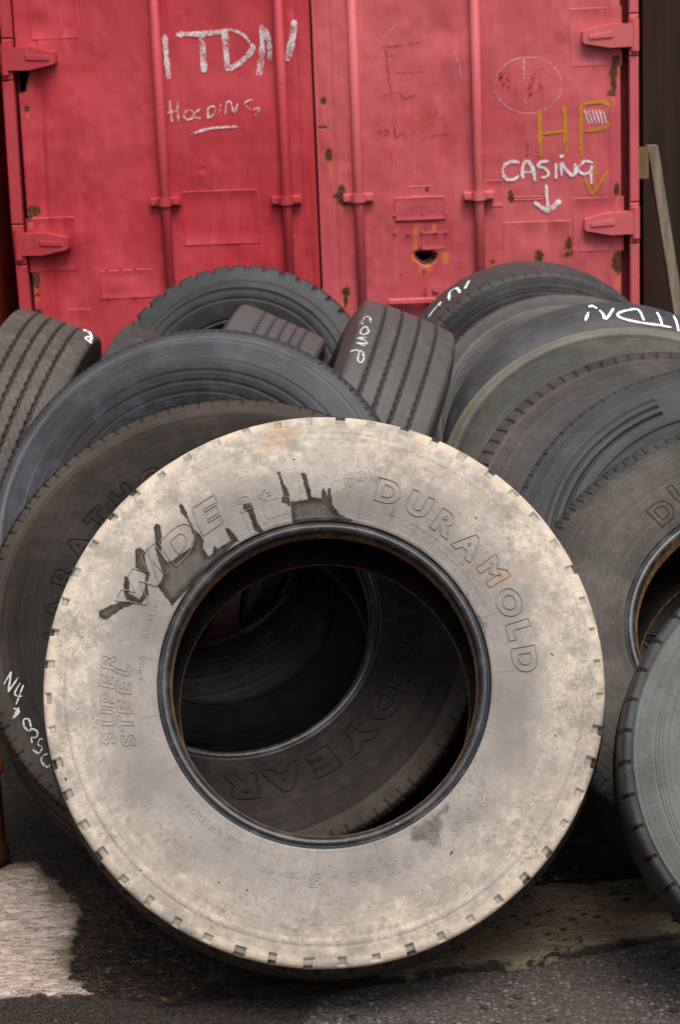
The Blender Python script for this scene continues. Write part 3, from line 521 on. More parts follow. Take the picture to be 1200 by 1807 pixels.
def polar_map(sp, th0, r0, lift=0):
    "local text plane (x right, y up) -> tyre face, reading clockwise, tops outwards"
    def f(x, y, h):
        r = r0+y; t = th0-x/r0; z = sp.face(r)+h+lift
        return np.stack([r*np.cos(t), r*np.sin(t), z], 1)
    return f
def emboss_char(sp, ch, r, deg, h, wx=1., shear=0, lw=.0022, lh=.0016, bold=.02):
    return ridge(char_lines(ch, 0, 0, h, wx, shear, bold), lw, lh, polar_map(sp, R_(deg), r, -.0003))
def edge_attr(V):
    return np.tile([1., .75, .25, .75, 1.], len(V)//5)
def join(parts):
    V = []; F = []; b = 0
    for v, f in parts: V.append(v); F.append(f+b); b += len(v)
    return np.vstack(V), np.vstack(F)
def emboss_string(sp, txt, r0, d0, r1, d1, h, lw=.0016, lh=.0012, wx=1, bold=0., shear=0):
    "characters spread clockwise from polar (r0,d0) to (r1,d1)"
    out = []; d1 = d0-((d0-d1) % 360); n = len(txt)
    for i, ch in enumerate(txt):
        if ch == ' ': continue
        k = i/(n-1); out.append(emboss_char(sp, ch, r0+(r1-r0)*k, d0+(d1-d0)*k, h, wx, shear, lw, lh, bold))
    return join(out)

# ------------------------------------------------------------ chalk and paint-mark materials
def mark_mat(name, col, dens=.5, scale=140, rough=.9, alpha=1, stretch=(1, 1, 1)):
    s = NT(name); co = s.mapv(s.co(), stretch)
    n = s.noise(co, scale, 6, .7); big = s.noise(co, scale*.12, 3, .5)
    v = s.math('ADD', s.math('MULTIPLY', n, .75), s.math('MULTIPLY', big, .35))
    a = s.math('MULTIPLY', s.ramp(v, .66-dens*.35, .74-dens*.25), alpha)
    c = s.mix(s.ramp(n, .3, .7), (*[q*.82 for q in col[:3]], 1), (*col[:3], 1))
    s.put(s.b.inputs['Alpha'], a)
    return s.done(c, rough, None, .1)
CH = {'chalk': mark_mat('chalk', (.80, .71, .72), .56, scale=190), 'chalk_white': mark_mat('chalk_white', (.84, .79, .79), .72, scale=200),
      'chalk_faint': mark_mat('chalk_faint', (.72, .50, .52), .55, alpha=.6), 'ochre_paint': mark_mat('ochre_paint', (.56, .24, .03), .85, alpha=.95),
      'faded_marker': mark_mat('faded_marker', (.20, .05, .07), .50, alpha=.42, scale=90), 'faded_orange': mark_mat('faded_orange', (.55, .13, .03), .45, alpha=.55, scale=90),
      'red_smear': mark_mat('red_smear', (.42, .035, .05), .42, alpha=.6, scale=60), 'chalk_dull': mark_mat('chalk_dull', (.60, .59, .57), .66, scale=240, alpha=.9), 'chalk_bright': mark_mat('chalk_bright', (.80, .83, .83), .82, scale=220)}

# ------------------------------------------------------------ ground
def ground():
    def lines(lo, hi, d, far):
        core = list(np.arange(lo, hi, d)); a = []; x = lo; st = d
        while x > -far: st *= 1.35; x -= st; a.append(x)
        b = []; x = core[-1]; st = d
        while x < far: st *= 1.35; x += st; b.append(x)
        return np.array(a[::-1]+core+b)
    xs = lines(-1.1, 1.35, .006, 120); ys = lines(2.95, 4.6, .006, 120)
    X, Y = np.meshgrid(xs, ys); P = np.stack([X.ravel(), Y.ravel()], 1)
    near = (P[:, 0] > -1.8) & (P[:, 0] < 2) & (P[:, 1] > 2.4) & (P[:, 1] < 5.2)
    def s_(poly):
        o = np.full(len(P), -1.); o[near] = sdf(P[near], poly); return o
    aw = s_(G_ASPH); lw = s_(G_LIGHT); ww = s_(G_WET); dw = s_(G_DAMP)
    ww = np.where(P[:, 1] > 4.3, np.maximum(ww, .08), ww)  # all ground behind darkened too, for the shade seen through the openings
    aw[~near & (P[:, 1] < 3.4)] = 1
    # relief: coarse broom ridges on the concrete, asphalt grain, a worn step at the joint
    cm = smoothstep(.004, -.006, aw)
    rid = np.sin(P[:, 1]*2*np.pi/.028 + 2.2*vnoise(P*[5, 9], 3))*(.5+.5*vnoise(P*[7, 30], 4))
    z = cm*(.0016*rid + .003*vnoise(P*[14, 40], 1) + .0025*vnoise(P*[45, 90], 2) + .002*vnoise(P*150, 5)) + (1-cm)*(.0022*vnoise(P*120, 8)+.0018*vnoise(P*60, 9)+.003*vnoise(P*7, 11))
    z -= .014*np.exp(-((aw-.004)/.010)**2)*(P[:, 0] > -.2)*near
    z = np.where(near, z, 0)-.004
    nx, ny = len(xs), len(ys); i = np.arange(ny-1)[:, None]; j = np.arange(nx-1)[None]; F = np.stack([i*nx+j, i*nx+j+1, (i+1)*nx+j+1, (i+1)*nx+j], -1).reshape(-1, 4)
    s = NT('yard_surface'); co = s.co(); n1 = s.noise(co, 6, 6, .6); n2 = s.noise(co, 35, 8, .7); n3 = s.noise(co, 160, 4, .6)
    wob = s.math('MULTIPLY', s.math('SUBTRACT', s.noise(co, 24, 10, .78), .5), .10)
    st = s.mapv(co, (1.2, 6, 1)); n4 = s.noise(st, 22, 7, .7)
    conc = s.mix(s.ramp(n1, .3, .7), (.150, .110, .066, 1), (.240, .180, .115, 1)); conc = s.mix(s.math('MULTIPLY', s.ramp(n4, .45, .7), .6), conc, (.34, .255, .165, 1))
    conc = s.mix(s.math('MULTIPLY', s.ramp(n2, .56, .68), .6), conc, (.045, .033, .022, 1))
    light = s.mix(s.ramp(n4, .38, .62), (.30, .225, .185, 1), (.66, .515, .430, 1)); light = s.mix(s.math('MULTIPLY', s.ramp(n3, .58, .68), .6), light, (.20, .14, .11, 1))
    ck = s.math('ABSOLUTE', s.math('SUBTRACT', s.noise(s.mapv(co, (1, 1.8, 1), (3, 3, 0)), 5, 7, .65, .5), .5)); light = s.mix(s.math('MULTIPLY', s.ramp(ck, .002, .007, 1, 0), .8), light, (.05, .035, .025, 1))
    grn = s.noise(s.mapv(co, loc=(3, 1, 0)), 7, 4, .6)
    light = s.mix(s.math('MULTIPLY', s.ramp(grn, .58, .7), .5), light, (.15, .13, .06, 1))
    col = s.mix(s.ramp(s.math('ADD', s.attr('lt'), wob), -.016, .018), conc, light)
    asp = s.mix(s.ramp(n3, .35, .65), (.040, .033, .029, 1), (.125, .106, .095, 1)); ag = s.vor(co, 85); agc = s.sep(ag.outputs['Color'])[0]; asp = s.mix(s.math('MULTIPLY', s.ramp(ag.outputs['Distance'], .34, .46, 1, 0), s.ramp(agc, .45, .95, 0, .75)), asp, s.mix(agc, (.06, .05, .045, 1), (.33, .285, .25, 1)))
    asp = s.mix(s.math('MULTIPLY', s.ramp(n1, .4, .7), .45), asp, (.080, .064, .054, 1))
    v = s.vor(co, 190); asp = s.mix(s.math('MULTIPLY', s.ramp(v.outputs['Distance'], .12, .22, 1, 0), s.ramp(s.noise(co, 60, 2, .5), .42, .56)), asp, (.36, .31, .275, 1))
    am = s.ramp(s.math('ADD', s.attr('asph'), s.math('MULTIPLY', wob, .35)), -.002, .003)
    col = s.mix(am, col, asp)
    wt = s.math('ADD', s.attr('wet_shade'), wob); wm = s.ramp(wt, -.004, .008)
    wet_shade_c = s.mix(s.ramp(n2, .42, .62), (.006, .004, .003, 1), (.024, .015, .009, 1))
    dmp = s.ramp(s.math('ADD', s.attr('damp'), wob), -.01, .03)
    grit = s.math('MULTIPLY', dmp, s.ramp(s.noise(s.mapv(co, (1, 2, 1)), 75, 6, .8), .535, .60)); wet_shade_c = s.mix(s.math('MULTIPLY', grit, .75), wet_shade_c, s.mix(s.ramp(n3, .35, .65), (.045, .026, .012, 1), (.34, .21, .105, 1)))
    wa = s.mix(s.ramp(n3, .4, .65), (.018, .012, .010, 1), (.060, .044, .036, 1)); wet_shade_c = s.mix(am, wet_shade_c, wa)
    col = s.mix(s.math('MULTIPLY', wm, .985), col, wet_shade_c)
    # black tar bead along the joint
    jn = s.math('ABSOLUTE', s.math('ADD', s.attr('asph'), s.math('MULTIPLY', wob, .35)))
    jm = s.math('MULTIPLY', s.ramp(jn, .006, .020, 1, 0), s.ramp(s.noise(s.mapv(co, loc=(2, 5, 0)), 16, 5, .6), .40, .50)); jm = s.math('MULTIPLY', jm, s.ramp(s.sep(co)[0], -.35, -.1))
    col = s.mix(s.math('MULTIPLY', jm, .92), col, (.016, .012, .009, 1))
    rg = s.math('SUBTRACT', .88, s.math('MULTIPLY', s.math('MULTIPLY', wm, s.ramp(s.sep(co)[1], 4.0, 4.4, 1, 0)), s.ramp(n2, .35, .6, .58, .25)))
    m = s.done(col, rg, s.bump(s.math('ADD', s.math('ADD', s.math('MULTIPLY', n3, 1.1), s.math('MULTIPLY', n2, 1.2)), n4), 1.0, .006), .28)
    o = mesh_np('ground', np.stack([P[:, 0], P[:, 1], z], 1), F, m, None, True, {'asph': aw, 'lt': lw, 'wet_shade': ww, 'damp': dw})
    tag(o, 'oil-stained yard of worn concrete meeting a strip of asphalt under the tyres', None, None, 'structure')
    # grit and rubber crumbs
    rs = np.random.RandomState(5); V = []; Fc = []
    for k in range(1900):
        if rs.rand() < .55: x, y = rs.uniform(-.1, .75), rs.uniform(3.42, 3.9)
        else: x, y = rs.uniform(-.75, .75), rs.uniform(3.12, 3.9)
        sz = rs.choice([.0012, .002, .0035, .007], p=[.42, .33, .19, .06]) if x > -.1 or (x > -.5 and rs.rand() < .5) else rs.choice([.001, .0018, .003], p=[.6, .32, .08]); a = rs.rand()*6.28; b = len(V)
        n = 6; hh = sz*rs.uniform(.35, .7)
        ring_ = [(x+sz*rs.uniform(.6, 1.2)*math.cos(a+q*6.283/n)*1.5, y+sz*rs.uniform(.6, 1.2)*math.sin(a+q*6.283/n), -.002) for q in range(n)]
        V += ring_+[(x+sz*.1, y, -.002+hh)]
        for q in range(n): Fc.append((b+q, b+(q+1) % n, b+n))
    s = NT('rubber_crumb'); m = s.done(s.mix(s.ramp(s.noise(s.co(), 3.0, 2, .5), .60, .64), (.012, .010, .009, 1), (.10, .08, .06, 1)), .7)
    o = mesh_np('grit', V, Fc, m, None, False); tag(o, 'black rubber crumbs and grit scattered on the concrete and asphalt', 'grit', None, 'stuff')
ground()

# ------------------------------------------------------------ shipping container
YAW = R_(-2.397)
CM = Matrix.Rotation(YAW, 4, 'Z'); CM.translation = (-1.23, 7.951, 0)
def dent(u, z):
    u = np.asarray(u, float); z = np.asarray(z, float); P = np.stack([np.ravel(u), np.ravel(z)], 1)
    d = .007*vnoise(P*[2.2, 1.6], 1) + .0055*vnoise(P*[6, 3.6], 2) + .0026*vnoise(P*[14, 8], 3) + .0008*vnoise(P*[34, 24], 7)
    # long vertical buckle beside the left hinge edge, a few knocks
    d *= 1.5*smoothstep(.0, .05, P[:, 0])*smoothstep(0, .04, np.abs(P[:, 0]-1.19))
    d += .010*np.exp(-((P[:, 0]-.10-.02*np.sin(P[:, 1]*5))/.022)**2)*smoothstep(1.0, 1.15, P[:, 1])*smoothstep(1.75, 1.55, P[:, 1])
    for cx, cz, r, h in ((.17, .86, .10, .012), (.13, 1.80, .05, .012), (.33, .80, .08, -.008), (.24, 1.90, .06, .01), (1.70, 1.73, .05, .006), (.74, 1.235, .012, .004), (.78, 1.30, .05, .004), (1.56, 1.05, .09, -.005), (.45, 1.62, .14, .006)):
        d += h*np.exp(-(((P[:, 0]-cx)/r)**2+((P[:, 1]-cz)/r)**2))
    return d.reshape(np.shape(u))
PANEL_Y = .030
def paint(name, base, pale, rusty=True):
    s = NT(name); co = s.co(); n1 = s.noise(co, 1.6, 4, .55); n2 = s.noise(co, 9, 7, .65); n3 = s.noise(co, 120, 4, .6)
    vs = s.noise(s.mapv(co, (9, 9, .8)), 3, 5, .6)
    col = s.mix(s.ramp(n1, .3, .7), (*base, 1), (*pale, 1))
    col = s.mix(s.math('MULTIPLY', s.ramp(vs, .45, .75), .40), col, (*[c*1.12+.02 for c in pale], 1))
    col = s.mix(s.math('MULTIPLY', s.ramp(n2, .55, .75), .35), col, (*[c*.72 for c in base], 1))
    dk = s.math('MULTIPLY', s.ramp(s.noise(s.mapv(co, loc=(3, 3, 3)), 55, 5, .7), .68, .74), .6); col = s.mix(dk, col, (.16, .04, .03, 1))
    # chalky scuffs, scratches and grime
    sf = s.ramp(s.noise(s.mapv(co, (2.2, 1, 5)), 6, 9, .78), .55, .68); col = s.mix(s.math('MULTIPLY', sf, .18), col, (*[min(1, c*1.05+.06) for c in pale], 1))
    sl = s.math('ABSOLUTE', s.math('SUBTRACT', s.noise(s.mapv(co, (1, 1, 1.7), (4, 2, 1)), 5.5, 6, .62, 1.5), .5)); sg = s.ramp(s.noise(s.mapv(co, loc=(6, 1, 2)), 3.5, 3, .5), .52, .64)
    col = s.mix(s.math('MULTIPLY', s.math('MULTIPLY', s.ramp(sl, .0012, .004, 1, 0), sg), .35), col, (.20, .030, .030, 1))
    gm = s.ramp(s.noise(s.mapv(co, (1, 1, .5), (9, 9, 9)), 2.6, 8, .7), .54, .72); col = s.mix(s.math('MULTIPLY', gm, .24), col, (*[c*.55 for c in base], 1))
    cp = s.ramp(s.noise(s.mapv(co, loc=(5, 5, 2)), 42, 4, .6), .705, .72); col = s.mix(s.math('MULTIPLY', cp, .8), col, (.085, .028, .016, 1))
    if rusty:
        dr = s.math('ADD', s.attr('drip'), s.math('MULTIPLY', s.math('SUBTRACT', s.noise(s.mapv(co, (3, 3, .6)), 90, 5, .7), .5), 1.2))
        col = s.mix(s.math('MULTIPLY', s.ramp(dr, -.25, .6), .70), col, (.62, .20, .04, 1))
        ru = s.math('ADD', s.attr('rust'), s.math('MULTIPLY', s.math('SUBTRACT', s.noise(co, 75, 6, .75), .5), 2.2))
        rc = s.mix(s.ramp(s.noise(co, 110, 5, .7), .4, .62), (.030, .016, .010, 1), (.17, .050, .020, 1))
        ring_ = s.ramp(ru, -.45, -.05); col = s.mix(s.math('MULTIPLY', ring_, .55), col, (.34, .075, .035, 1))
        rm = s.ramp(ru, .0, .12); col = s.mix(rm, col, rc)
        hgt = s.math('SUBTRACT', s.math('ADD', s.math('MULTIPLY', n2, 1.2), s.math('MULTIPLY', n3, .25)), s.math('MULTIPLY', rm, 1.0))
        rg = s.math('ADD', s.math('MULTIPLY', rm, .35), s.math('ADD', s.math('MULTIPLY', n2, .25), .34))
    else: hgt = s.math('ADD', s.math('MULTIPLY', n2, .8), s.math('MULTIPLY', n3, .25)); rg = s.math('ADD', s.math('MULTIPLY', n2, .2), .40)
    return s.done(col, rg, s.bump(hgt, .45, .003), .25)
RED = paint('red_paint', (.430, .030, .041), (.495, .058, .068)); PINK = paint('pink_red_paint', (.475, .070, .080), (.555, .112, .120))  # right door's paint is paler and pinker than the left's
RED2 = paint('red_paint_fittings', (.400, .036, .046), (.47, .062, .072), False); PINK2 = paint('pink_red_paint_fittings', (.50, .082, .090), (.58, .13, .135), False)
def plain(name, col, rough=.8, sc=8, amt=.5, col2=None, st=(1, 1, 1), bk=.5):
    s = NT(name); s.b.inputs['IOR'].default_value = 1.35; co = s.mapv(s.co(), st); n = s.noise(co, sc, 7, .65); c2 = col2 or [c*.45 for c in col]
    return s.done(s.mix(s.math('MULTIPLY', s.ramp(n, .35, .7), amt), (*col, 1), (*c2, 1)), rough, s.bump(s.noise(co, sc*8, 5, .6), bk, .002), .3)
STEEL_DK = plain('dark_rusty_steel', (.05, .03, .02), .8, 12, .7, (.10, .04, .02))

def container():
    root = empty('shipping_container', CM, 'red shipping container with chalked rusty double doors behind the tyres', 'shipping container')
    H = 2.59; W_ = 2.456; L = 6.0
    # shell
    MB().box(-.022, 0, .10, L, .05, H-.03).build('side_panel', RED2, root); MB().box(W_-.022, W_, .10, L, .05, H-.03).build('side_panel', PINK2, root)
    MB().box(-.02, W_, .10, L, H-.03, H).build('roof', RED2, root); MB().box(-.02, W_, L, L+.03, .05, H).build('back_panel', RED2, root)
    MB().box(-.018, W_-.024, .16, L-.01, .12, .15).build('floor', STEEL_DK, root)
    MB().box(-.02, W_, 0, .14, 0, .115, .004).build('door_sill', RED2, root); MB().box(-.02, W_, 0, .14, H-.11, H-.001, .004).build('door_header', RED2, root)
    # corner posts
    segs = [0.116, .89, 1.05, 1.61, 1.77, 2.33, H-.111]
    pl = MB()
    for a, b in zip(segs[:-1], segs[1:]): pl.box(-.024, .022, -.004, .10, a+.002, b-.002, .004)
    pl.build('corner_post', RED2, root, fn=lambda x, y, z: (x+.006*math.sin(z*4)+.004*math.sin(z*11), y, z))
    pr = MB()
    for a, b in zip(segs[:-1], segs[1:]): pr.box(2.420, W_, -.004, .10, a+.002, b-.002, .004)
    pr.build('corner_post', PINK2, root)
    gk = plain('gasket', (.16, .02, .025), .6, 20, .6)
    MB().box(.022, .034, .055, .10, .116, H-.111).build('door_gasket', gk, root); MB().box(2.386, 2.420, .055, .10, .116, H-.111).build('door_gasket', gk, root)
    for side in (0, 1):
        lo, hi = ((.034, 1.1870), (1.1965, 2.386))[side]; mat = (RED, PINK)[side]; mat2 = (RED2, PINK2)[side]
        door = empty('door', None); door.parent = root
        xs = np.arange(lo, hi+.0049, .005); xs[-1] = hi
        zs = np.concatenate([np.arange(.12, .70, .03), np.arange(.70, 2.12, .005), np.arange(2.12, H-.112, .03), [H-.112]])
        X, Z = np.meshgrid(xs, zs); P = np.stack([X.ravel(), Z.ravel()], 1)
        off = (0 if side == 0 else -.010)
        Y = PANEL_Y+off+dent(P[:, 0], P[:, 1])
        if side == 0: Y += -.012*smoothstep(.105, .045, P[:, 0]) + .016*np.exp(-((P[:, 0]-.108)/.012)**2)*.35
        # pressed edge folds
        e = hi if side == 0 else lo
        Y += .004*np.exp(-((P[:, 0]-(1.130 if side == 0 else 1.262))/.006)**2)
        Y += -.006*smoothstep(hi-.055, hi-.03, P[:, 0])*(side == 1)
        rust = np.full(len(P), -3.); drip = np.full(len(P), -3.)
        for u, z, a, b in RUST: rust = np.maximum(rust, 1.25-np.hypot((P[:, 0]-u)/a, (P[:, 1]-z)/b)); drip = np.maximum(drip, .55-np.hypot((P[:, 0]-u)/a, (P[:, 1]-z+b*2.2)/(b*2.6)))
        for u, z, a, b in DRIP: drip = np.maximum(drip, 1-np.hypot((P[:, 0]-u)/a, (P[:, 1]-z)/b))
        hp = HOLE if side else LHOLE
        hs_ = sdf(P, hp)+.003*vnoise(P*140, 6)
        if side:
            sr = sdf(P, HOLERIM); Y += .030*smoothstep(-.006, .02, sr); rust = np.maximum(rust, sr*60-.1); drip = np.maximum(drip, sr*60+.15)
        else: rust = np.maximum(rust, hs_*50+.25)
        nx, ny = len(xs), len(zs); i = np.arange(ny-1)[:, None]; j = np.arange(nx-1)[None]
        F = np.stack([i*nx+j, i*nx+j+1, (i+1)*nx+j+1, (i+1)*nx+j], -1).reshape(-1, 4)
        keep = hs_[F].mean(1) < 0; F = F[keep]
        V = np.stack([P[:, 0], Y, P[:, 1]], 1)
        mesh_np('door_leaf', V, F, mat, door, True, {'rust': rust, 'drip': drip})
        # leaf edge (thickness at the meeting seam) and inner skin
        MB().box(lo, hi, .075, .095, .12, .60).box(lo, hi, .075, .095, 2.2, H-.115).build('door_frame', STEEL_DK, door)
        if side == 0: MB().box(1.1872, 1.1945, PANEL_Y+.010, .074, .121, H-.113).build('door_seal', plain('seam_dark', (.10, .012, .018), .6), door)
        else: MB().box(1.1972, 1.2020, PANEL_Y-.014, .074, .121, H-.113, .002).build('door_edge', PINK2, door)
        # locking rods with brackets
        for bu, bz in BRK[2*side:2*side+2]:
            x = bu; mb = MB().cyl((x, .006, .16), (x, .006, 2.42), .0185, 20); mb.build('locking_rod', mat2, door, True, fn=lambda a, b, c: (a+.0025*math.sin(c*3+bu), b, c))
            for zz in (bz, bz-.62, bz+.98):
                br = MB().box(x-.060, x+.060, PANEL_Y-.016+off, PANEL_Y+.016+off, zz-.017, zz+.017, .003)
                br.cyl((x, .004, zz-.0165), (x, .004, zz+.0165), .0265, 18)
                for q in (-.046, .046): br.cyl((x+q, PANEL_Y-.030+off, zz), (x+q, PANEL_Y-.01+off, zz), .0115, 8)
                br.build('rod_bracket', mat2, door)
        # hinges: tapered straps
        for zz in (HINGE[side][1]+.72, HINGE[side][1], HINGE[side+2][1], HINGE[side+2][1]-.72):
            sx = 1 if side == 0 else -1; x0 = -.020 if side == 0 else W_-.004-.0
            pts = [(x0, zz-.044), (x0+sx*.105, zz-.046), (x0+sx*.208, zz-.026), (x0+sx*.216, zz-.018), (x0+sx*.214, zz+.022), (x0+sx*.120, zz+.046), (x0, zz+.046)]
            if sx < 0: pts = pts[::-1]
            h = MB().prism([(a, b) for a, b in pts], -.016, .045, .05)
            rb = [(x0+sx*.085, zz-.006), (x0+sx*.198, zz-.012), (x0+sx*.198, zz+.006), (x0+sx*.085, zz+.020)]
            if sx < 0: rb = rb[::-1]
            h.prism(rb, -.021, -.012, .25)
            h.cyl((x0+sx*.010, -.004, zz-.060), (x0+sx*.010, -.004, zz+.060), .016, 14)
            h.build('hinge', mat2, door)
    doors = [o for o in root.children if o.name.startswith('door') and o.type == 'EMPTY']
    # welded patches: a thin plate with a weld bead round it
    for k, (a, b) in enumerate(PLATES):
        u0, u1 = sorted((a[0], b[0])); z0, z1 = sorted((a[1], b[1])); side = 0 if u0 < 1.19 else 1
        off = PANEL_Y+(0 if side == 0 else -.010); d = doors[side]
        xs = np.linspace(u0, u1, 24); zs = np.linspace(z0, z1, 16); X, Z = np.meshgrid(xs, zs)
        raised = .0010 if k not in (8,) else .006
        X[:, 1], X[:, 2], X[:, 3] = u0+.002, u0+.0045, u0+.007; X[:, -2], X[:, -3], X[:, -4] = u1-.002, u1-.0045, u1-.007
        Z[1, :], Z[2, :], Z[3, :] = z0+.002, z0+.0045, z0+.007; Z[-2, :], Z[-3, :], Z[-4, :] = z1-.002, z1-.0045, z1-.007
        Y = off+dent(X, Z)-raised
        if side == 0: Y += -.012*smoothstep(.105, .045, X) + .016*np.exp(-((X-.108)/.012)**2)*.35
        Y[0, :] += raised; Y[-1, :] += raised; Y[:, 0] += raised; Y[:, -1] += raised
        bd = np.zeros_like(Y); bd[1:3, :] = 1; bd[-3:-1, :] = 1; bd[:, 1:3] = 1; bd[:, -3:-1] = 1; bd[0, :] = bd[-1, :] = 0; bd[:, 0] = bd[:, -1] = 0
        Y -= bd*(.0011+.0008*vnoise(np.stack([X.ravel()*120, Z.ravel()*120], 1), 4).reshape(Y.shape))
        Y += .0012*vnoise(np.stack([X.ravel()*25, Z.ravel()*25], 1), 9).reshape(Y.shape)
        V = np.stack([X.ravel(), Y.ravel(), Z.ravel()], 1); nx = 24; i = np.arange(15)[:, None]; j = np.arange(23)[None]
        F = np.stack([i*nx+j, i*nx+j+1, (i+1)*nx+j+1, (i+1)*nx+j], -1).reshape(-1, 4); P = V[:, [0, 2]]
        rust = np.full(len(P), -3.); drip = np.full(len(P), -3.)
        for u, z, aa, bb in RUST: rust = np.maximum(rust, 1-np.hypot((P[:, 0]-u)/aa, (P[:, 1]-z)/bb))
        if any(abs(h[0]-(u0+u1)/2) < (u1-u0)/2 and abs(h[1]-(z0+z1)/2) < (z1-z0)/2 for h in HOLE): continue
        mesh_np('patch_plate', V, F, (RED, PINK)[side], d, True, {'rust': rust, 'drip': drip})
    # rivets / bolts
    rv = MB()
    for px in ((1.56+.02, .80),): pass
    for u, z in [(.335, .86), (.445, .86), (.335, .745), (.44, .745), (.39, .86)]:
        y = PANEL_Y+float(dent(u, z))-.002; MB().cyl((u, y-.003, z), (u, y+.004, z), .006, 8).build('rivet', RED2, doors[0])
    rv = MB()
    (lx, lz), (mx, mz), (bx, bz) = LOCK
    for u, z in [(1.494, 1.035), (1.695, 1.035), (1.60, 1.037), (1.494, .965), (1.695, .960), (1.60, .963), (1.606, .815), (1.545, .96), (1.655, .96)]:
        y = PANEL_Y-.01+float(dent(u, z))-.004; MB().cyl((u, y-.004, z), (u, y+.006, z), .006 if z > .9 else .008, 8).build('rivet', PINK2, doors[1])
    lk = MB().box(lx-.01, mx+.02, -.012, .012, lz-.013, lz+.010, .004).prism([(mx-.02, lz), (mx+.05, lz), (mx+.05, lz+.04), (mx+.0, lz+.085), (mx-.02, lz+.06)], .0, .02)
    lk.cyl((bx, -.012, bz), (bx, .02, bz), .013, 10); lk.build('locking_handle', PINK2, doors[1])
    # chalk and paint writing
    byk = {}
    for k, wd, pts in STROKES:
        side = 0 if np.mean([p[0] for p in pts]) < 1.19 else 1
        byk.setdefault((side, k), []).append((wd, pts))
    lvl = {'red_smear': .0005, 'faded_marker': .0006, 'faded_orange': .0009, 'chalk_faint': .0012, 'ochre_paint': .0016, 'chalk': .0022, 'chalk_white': .0026, 'chalk_bright': .003}
    rs = np.random.RandomState(3)
    for (side, k), ss in byk.items():
        off = PANEL_Y+(0 if side == 0 else -.010); parts = []
        for q, (wd, pts) in enumerate(ss):
            P = spline(pts, .004); n = len(P)
            ww = wd*(1+.25*vnoise(np.stack([np.arange(n)*.25, np.full(n, q*7.3)], 1), 2)+.2*vnoise(np.stack([np.arange(n)*.8, np.full(n, q*3.1)], 1), 3))*np.clip(np.minimum(np.linspace(.55, 6, n), np.linspace(6, .55, n)), 0, 1)
            V, F = ridge([(P, False)], ww, lvl[k]+.00002*q, lambda a, b, h: np.stack([a, off+dent(a, b)-.0012-h, b], 1), True); parts.append((V, F))
        V, F = join(parts)
        nm = {'chalk': 'chalk_lettering', 'chalk_white': 'chalk_lettering', 'chalk_faint': 'chalk_scrawl', 'ochre_paint': 'painted_lettering', 'faded_marker': 'faded_scrawl', 'faded_orange': 'faded_scrawl', 'red_smear': 'paint_smear'}[k]
        mesh_np(nm, V, F, CH[k], doors[side], True)
    # the last stroke of the big chalk word crosses the rod; fine
    return root
container()

# neighbours: orange container on the left, brown one on the right, timber leaning between
def neighbours():
    # orange container
    root = empty('shipping_container', Matrix.Translation((-4.05, 7.80, 0)), 'orange-red container at the left edge, across a black gap from the red one', 'shipping container')
    om = plain('orange_paint', (.50, .13, .02), .5, 5, .6, (.36, .045, .018), (1, 1, .4)); om2 = plain('red_orange_paint', (.40, .045, .02), .5, 5, .5)
    x1 = 2.70
    MB().box(x1-.10, x1, 0, .12, 0, 1.02, .006).build('corner_post', om, root); MB().box(x1-.10, x1, 0, .12, 1.024, 1.14, .006).build('corner_fitting', om2, root); MB().box(x1-.10, x1, 0, .12, 1.144, 2.59, .006).build('corner_post', om2, root)
    MB().box(.1, x1-.102, .04, .07, .1, 2.5).build('door', om, root); MB().box(.0, x1-.004, .121, 6, .05, 2.58).build('shell', om2, root)
    MB().box(0, .1, 0, .12, 0, 2.59, .006).build('corner_post', om, root)
    for x in (.5, 1.1, 1.7, 2.3): MB().cyl((x, .015, .1), (x, .015, 2.5), .018).build('locking_rod', om, root, True)
    # brown container, further back, corrugated
    root = empty('shipping_container', Matrix.Translation((1.32, 8.35, 0)), 'dark brown corrugated container right of the red doors', 'shipping container')
    bm = plain('brown_paint', (.036, .020, .014), .8, 3, .8, (.020, .011, .009), (4, 4, .35)); wv = MB()  # very dark brown paint, streaked vertically
    xs = []; x = 0; k = 0
    while x < 2.5: xs += [(x, .0), (x+.07, .0), (x+.10, .03), (x+.17, .03), (x+.20, 0)]; x += .2701; 
    V = []; F = []
    for z in (.12, 2.5):
        for a, b in xs: V.append((a, b, z))
    n = len(xs)
    for i in range(n-1): F.append((i, i+1, n+i+1, n+i))
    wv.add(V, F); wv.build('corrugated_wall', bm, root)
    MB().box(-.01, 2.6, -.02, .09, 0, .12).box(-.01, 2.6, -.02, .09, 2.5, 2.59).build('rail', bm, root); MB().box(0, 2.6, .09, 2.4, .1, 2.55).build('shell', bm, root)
    # timber frame
    T = empty('timber_frame', Matrix.Translation((1.27, 8.02, 0)), 'weathered timber frame with a pale slanting post, leaning right of the red container', 'timber frame')
    wd = plain('weathered_timber', (.24, .165, .075), .85, 4, .7, (.09, .06, .03), (8, 8, 1), .8); wp = plain('pale_timber', (.24, .195, .145), .85, 5, .8, (.09, .07, .05), (8, 8, 1), .8)
    def slant(p0, p1, w_, d_, name, m):
        (x0, y0, z0), (x1, y1, z1) = p0, p1
        V = [(x+a*w_/2, y+b*d_/2, z) for x, y, z in (p0, p1) for a, b in ((-1, -1), (1, -1), (1, 1), (-1, 1))]
        MB().add(V, [(0, 1, 2, 3), (4, 7, 6, 5), (0, 4, 5, 1), (1, 5, 6, 2), (2, 6, 7, 3), (3, 7, 4, 0)]).build(name, m, T)
    slant((.222, -.04, .0), (.034, .02, 1.258), .040, .07, 'post', wp)
    MB().box(-.16, .016, -.02, .025, 1.130, 1.252).build('rail', wd, T)
    MB().box(-.16, .20, .026, .06, .30, .40).build('rail', wd, T)
neighbours()

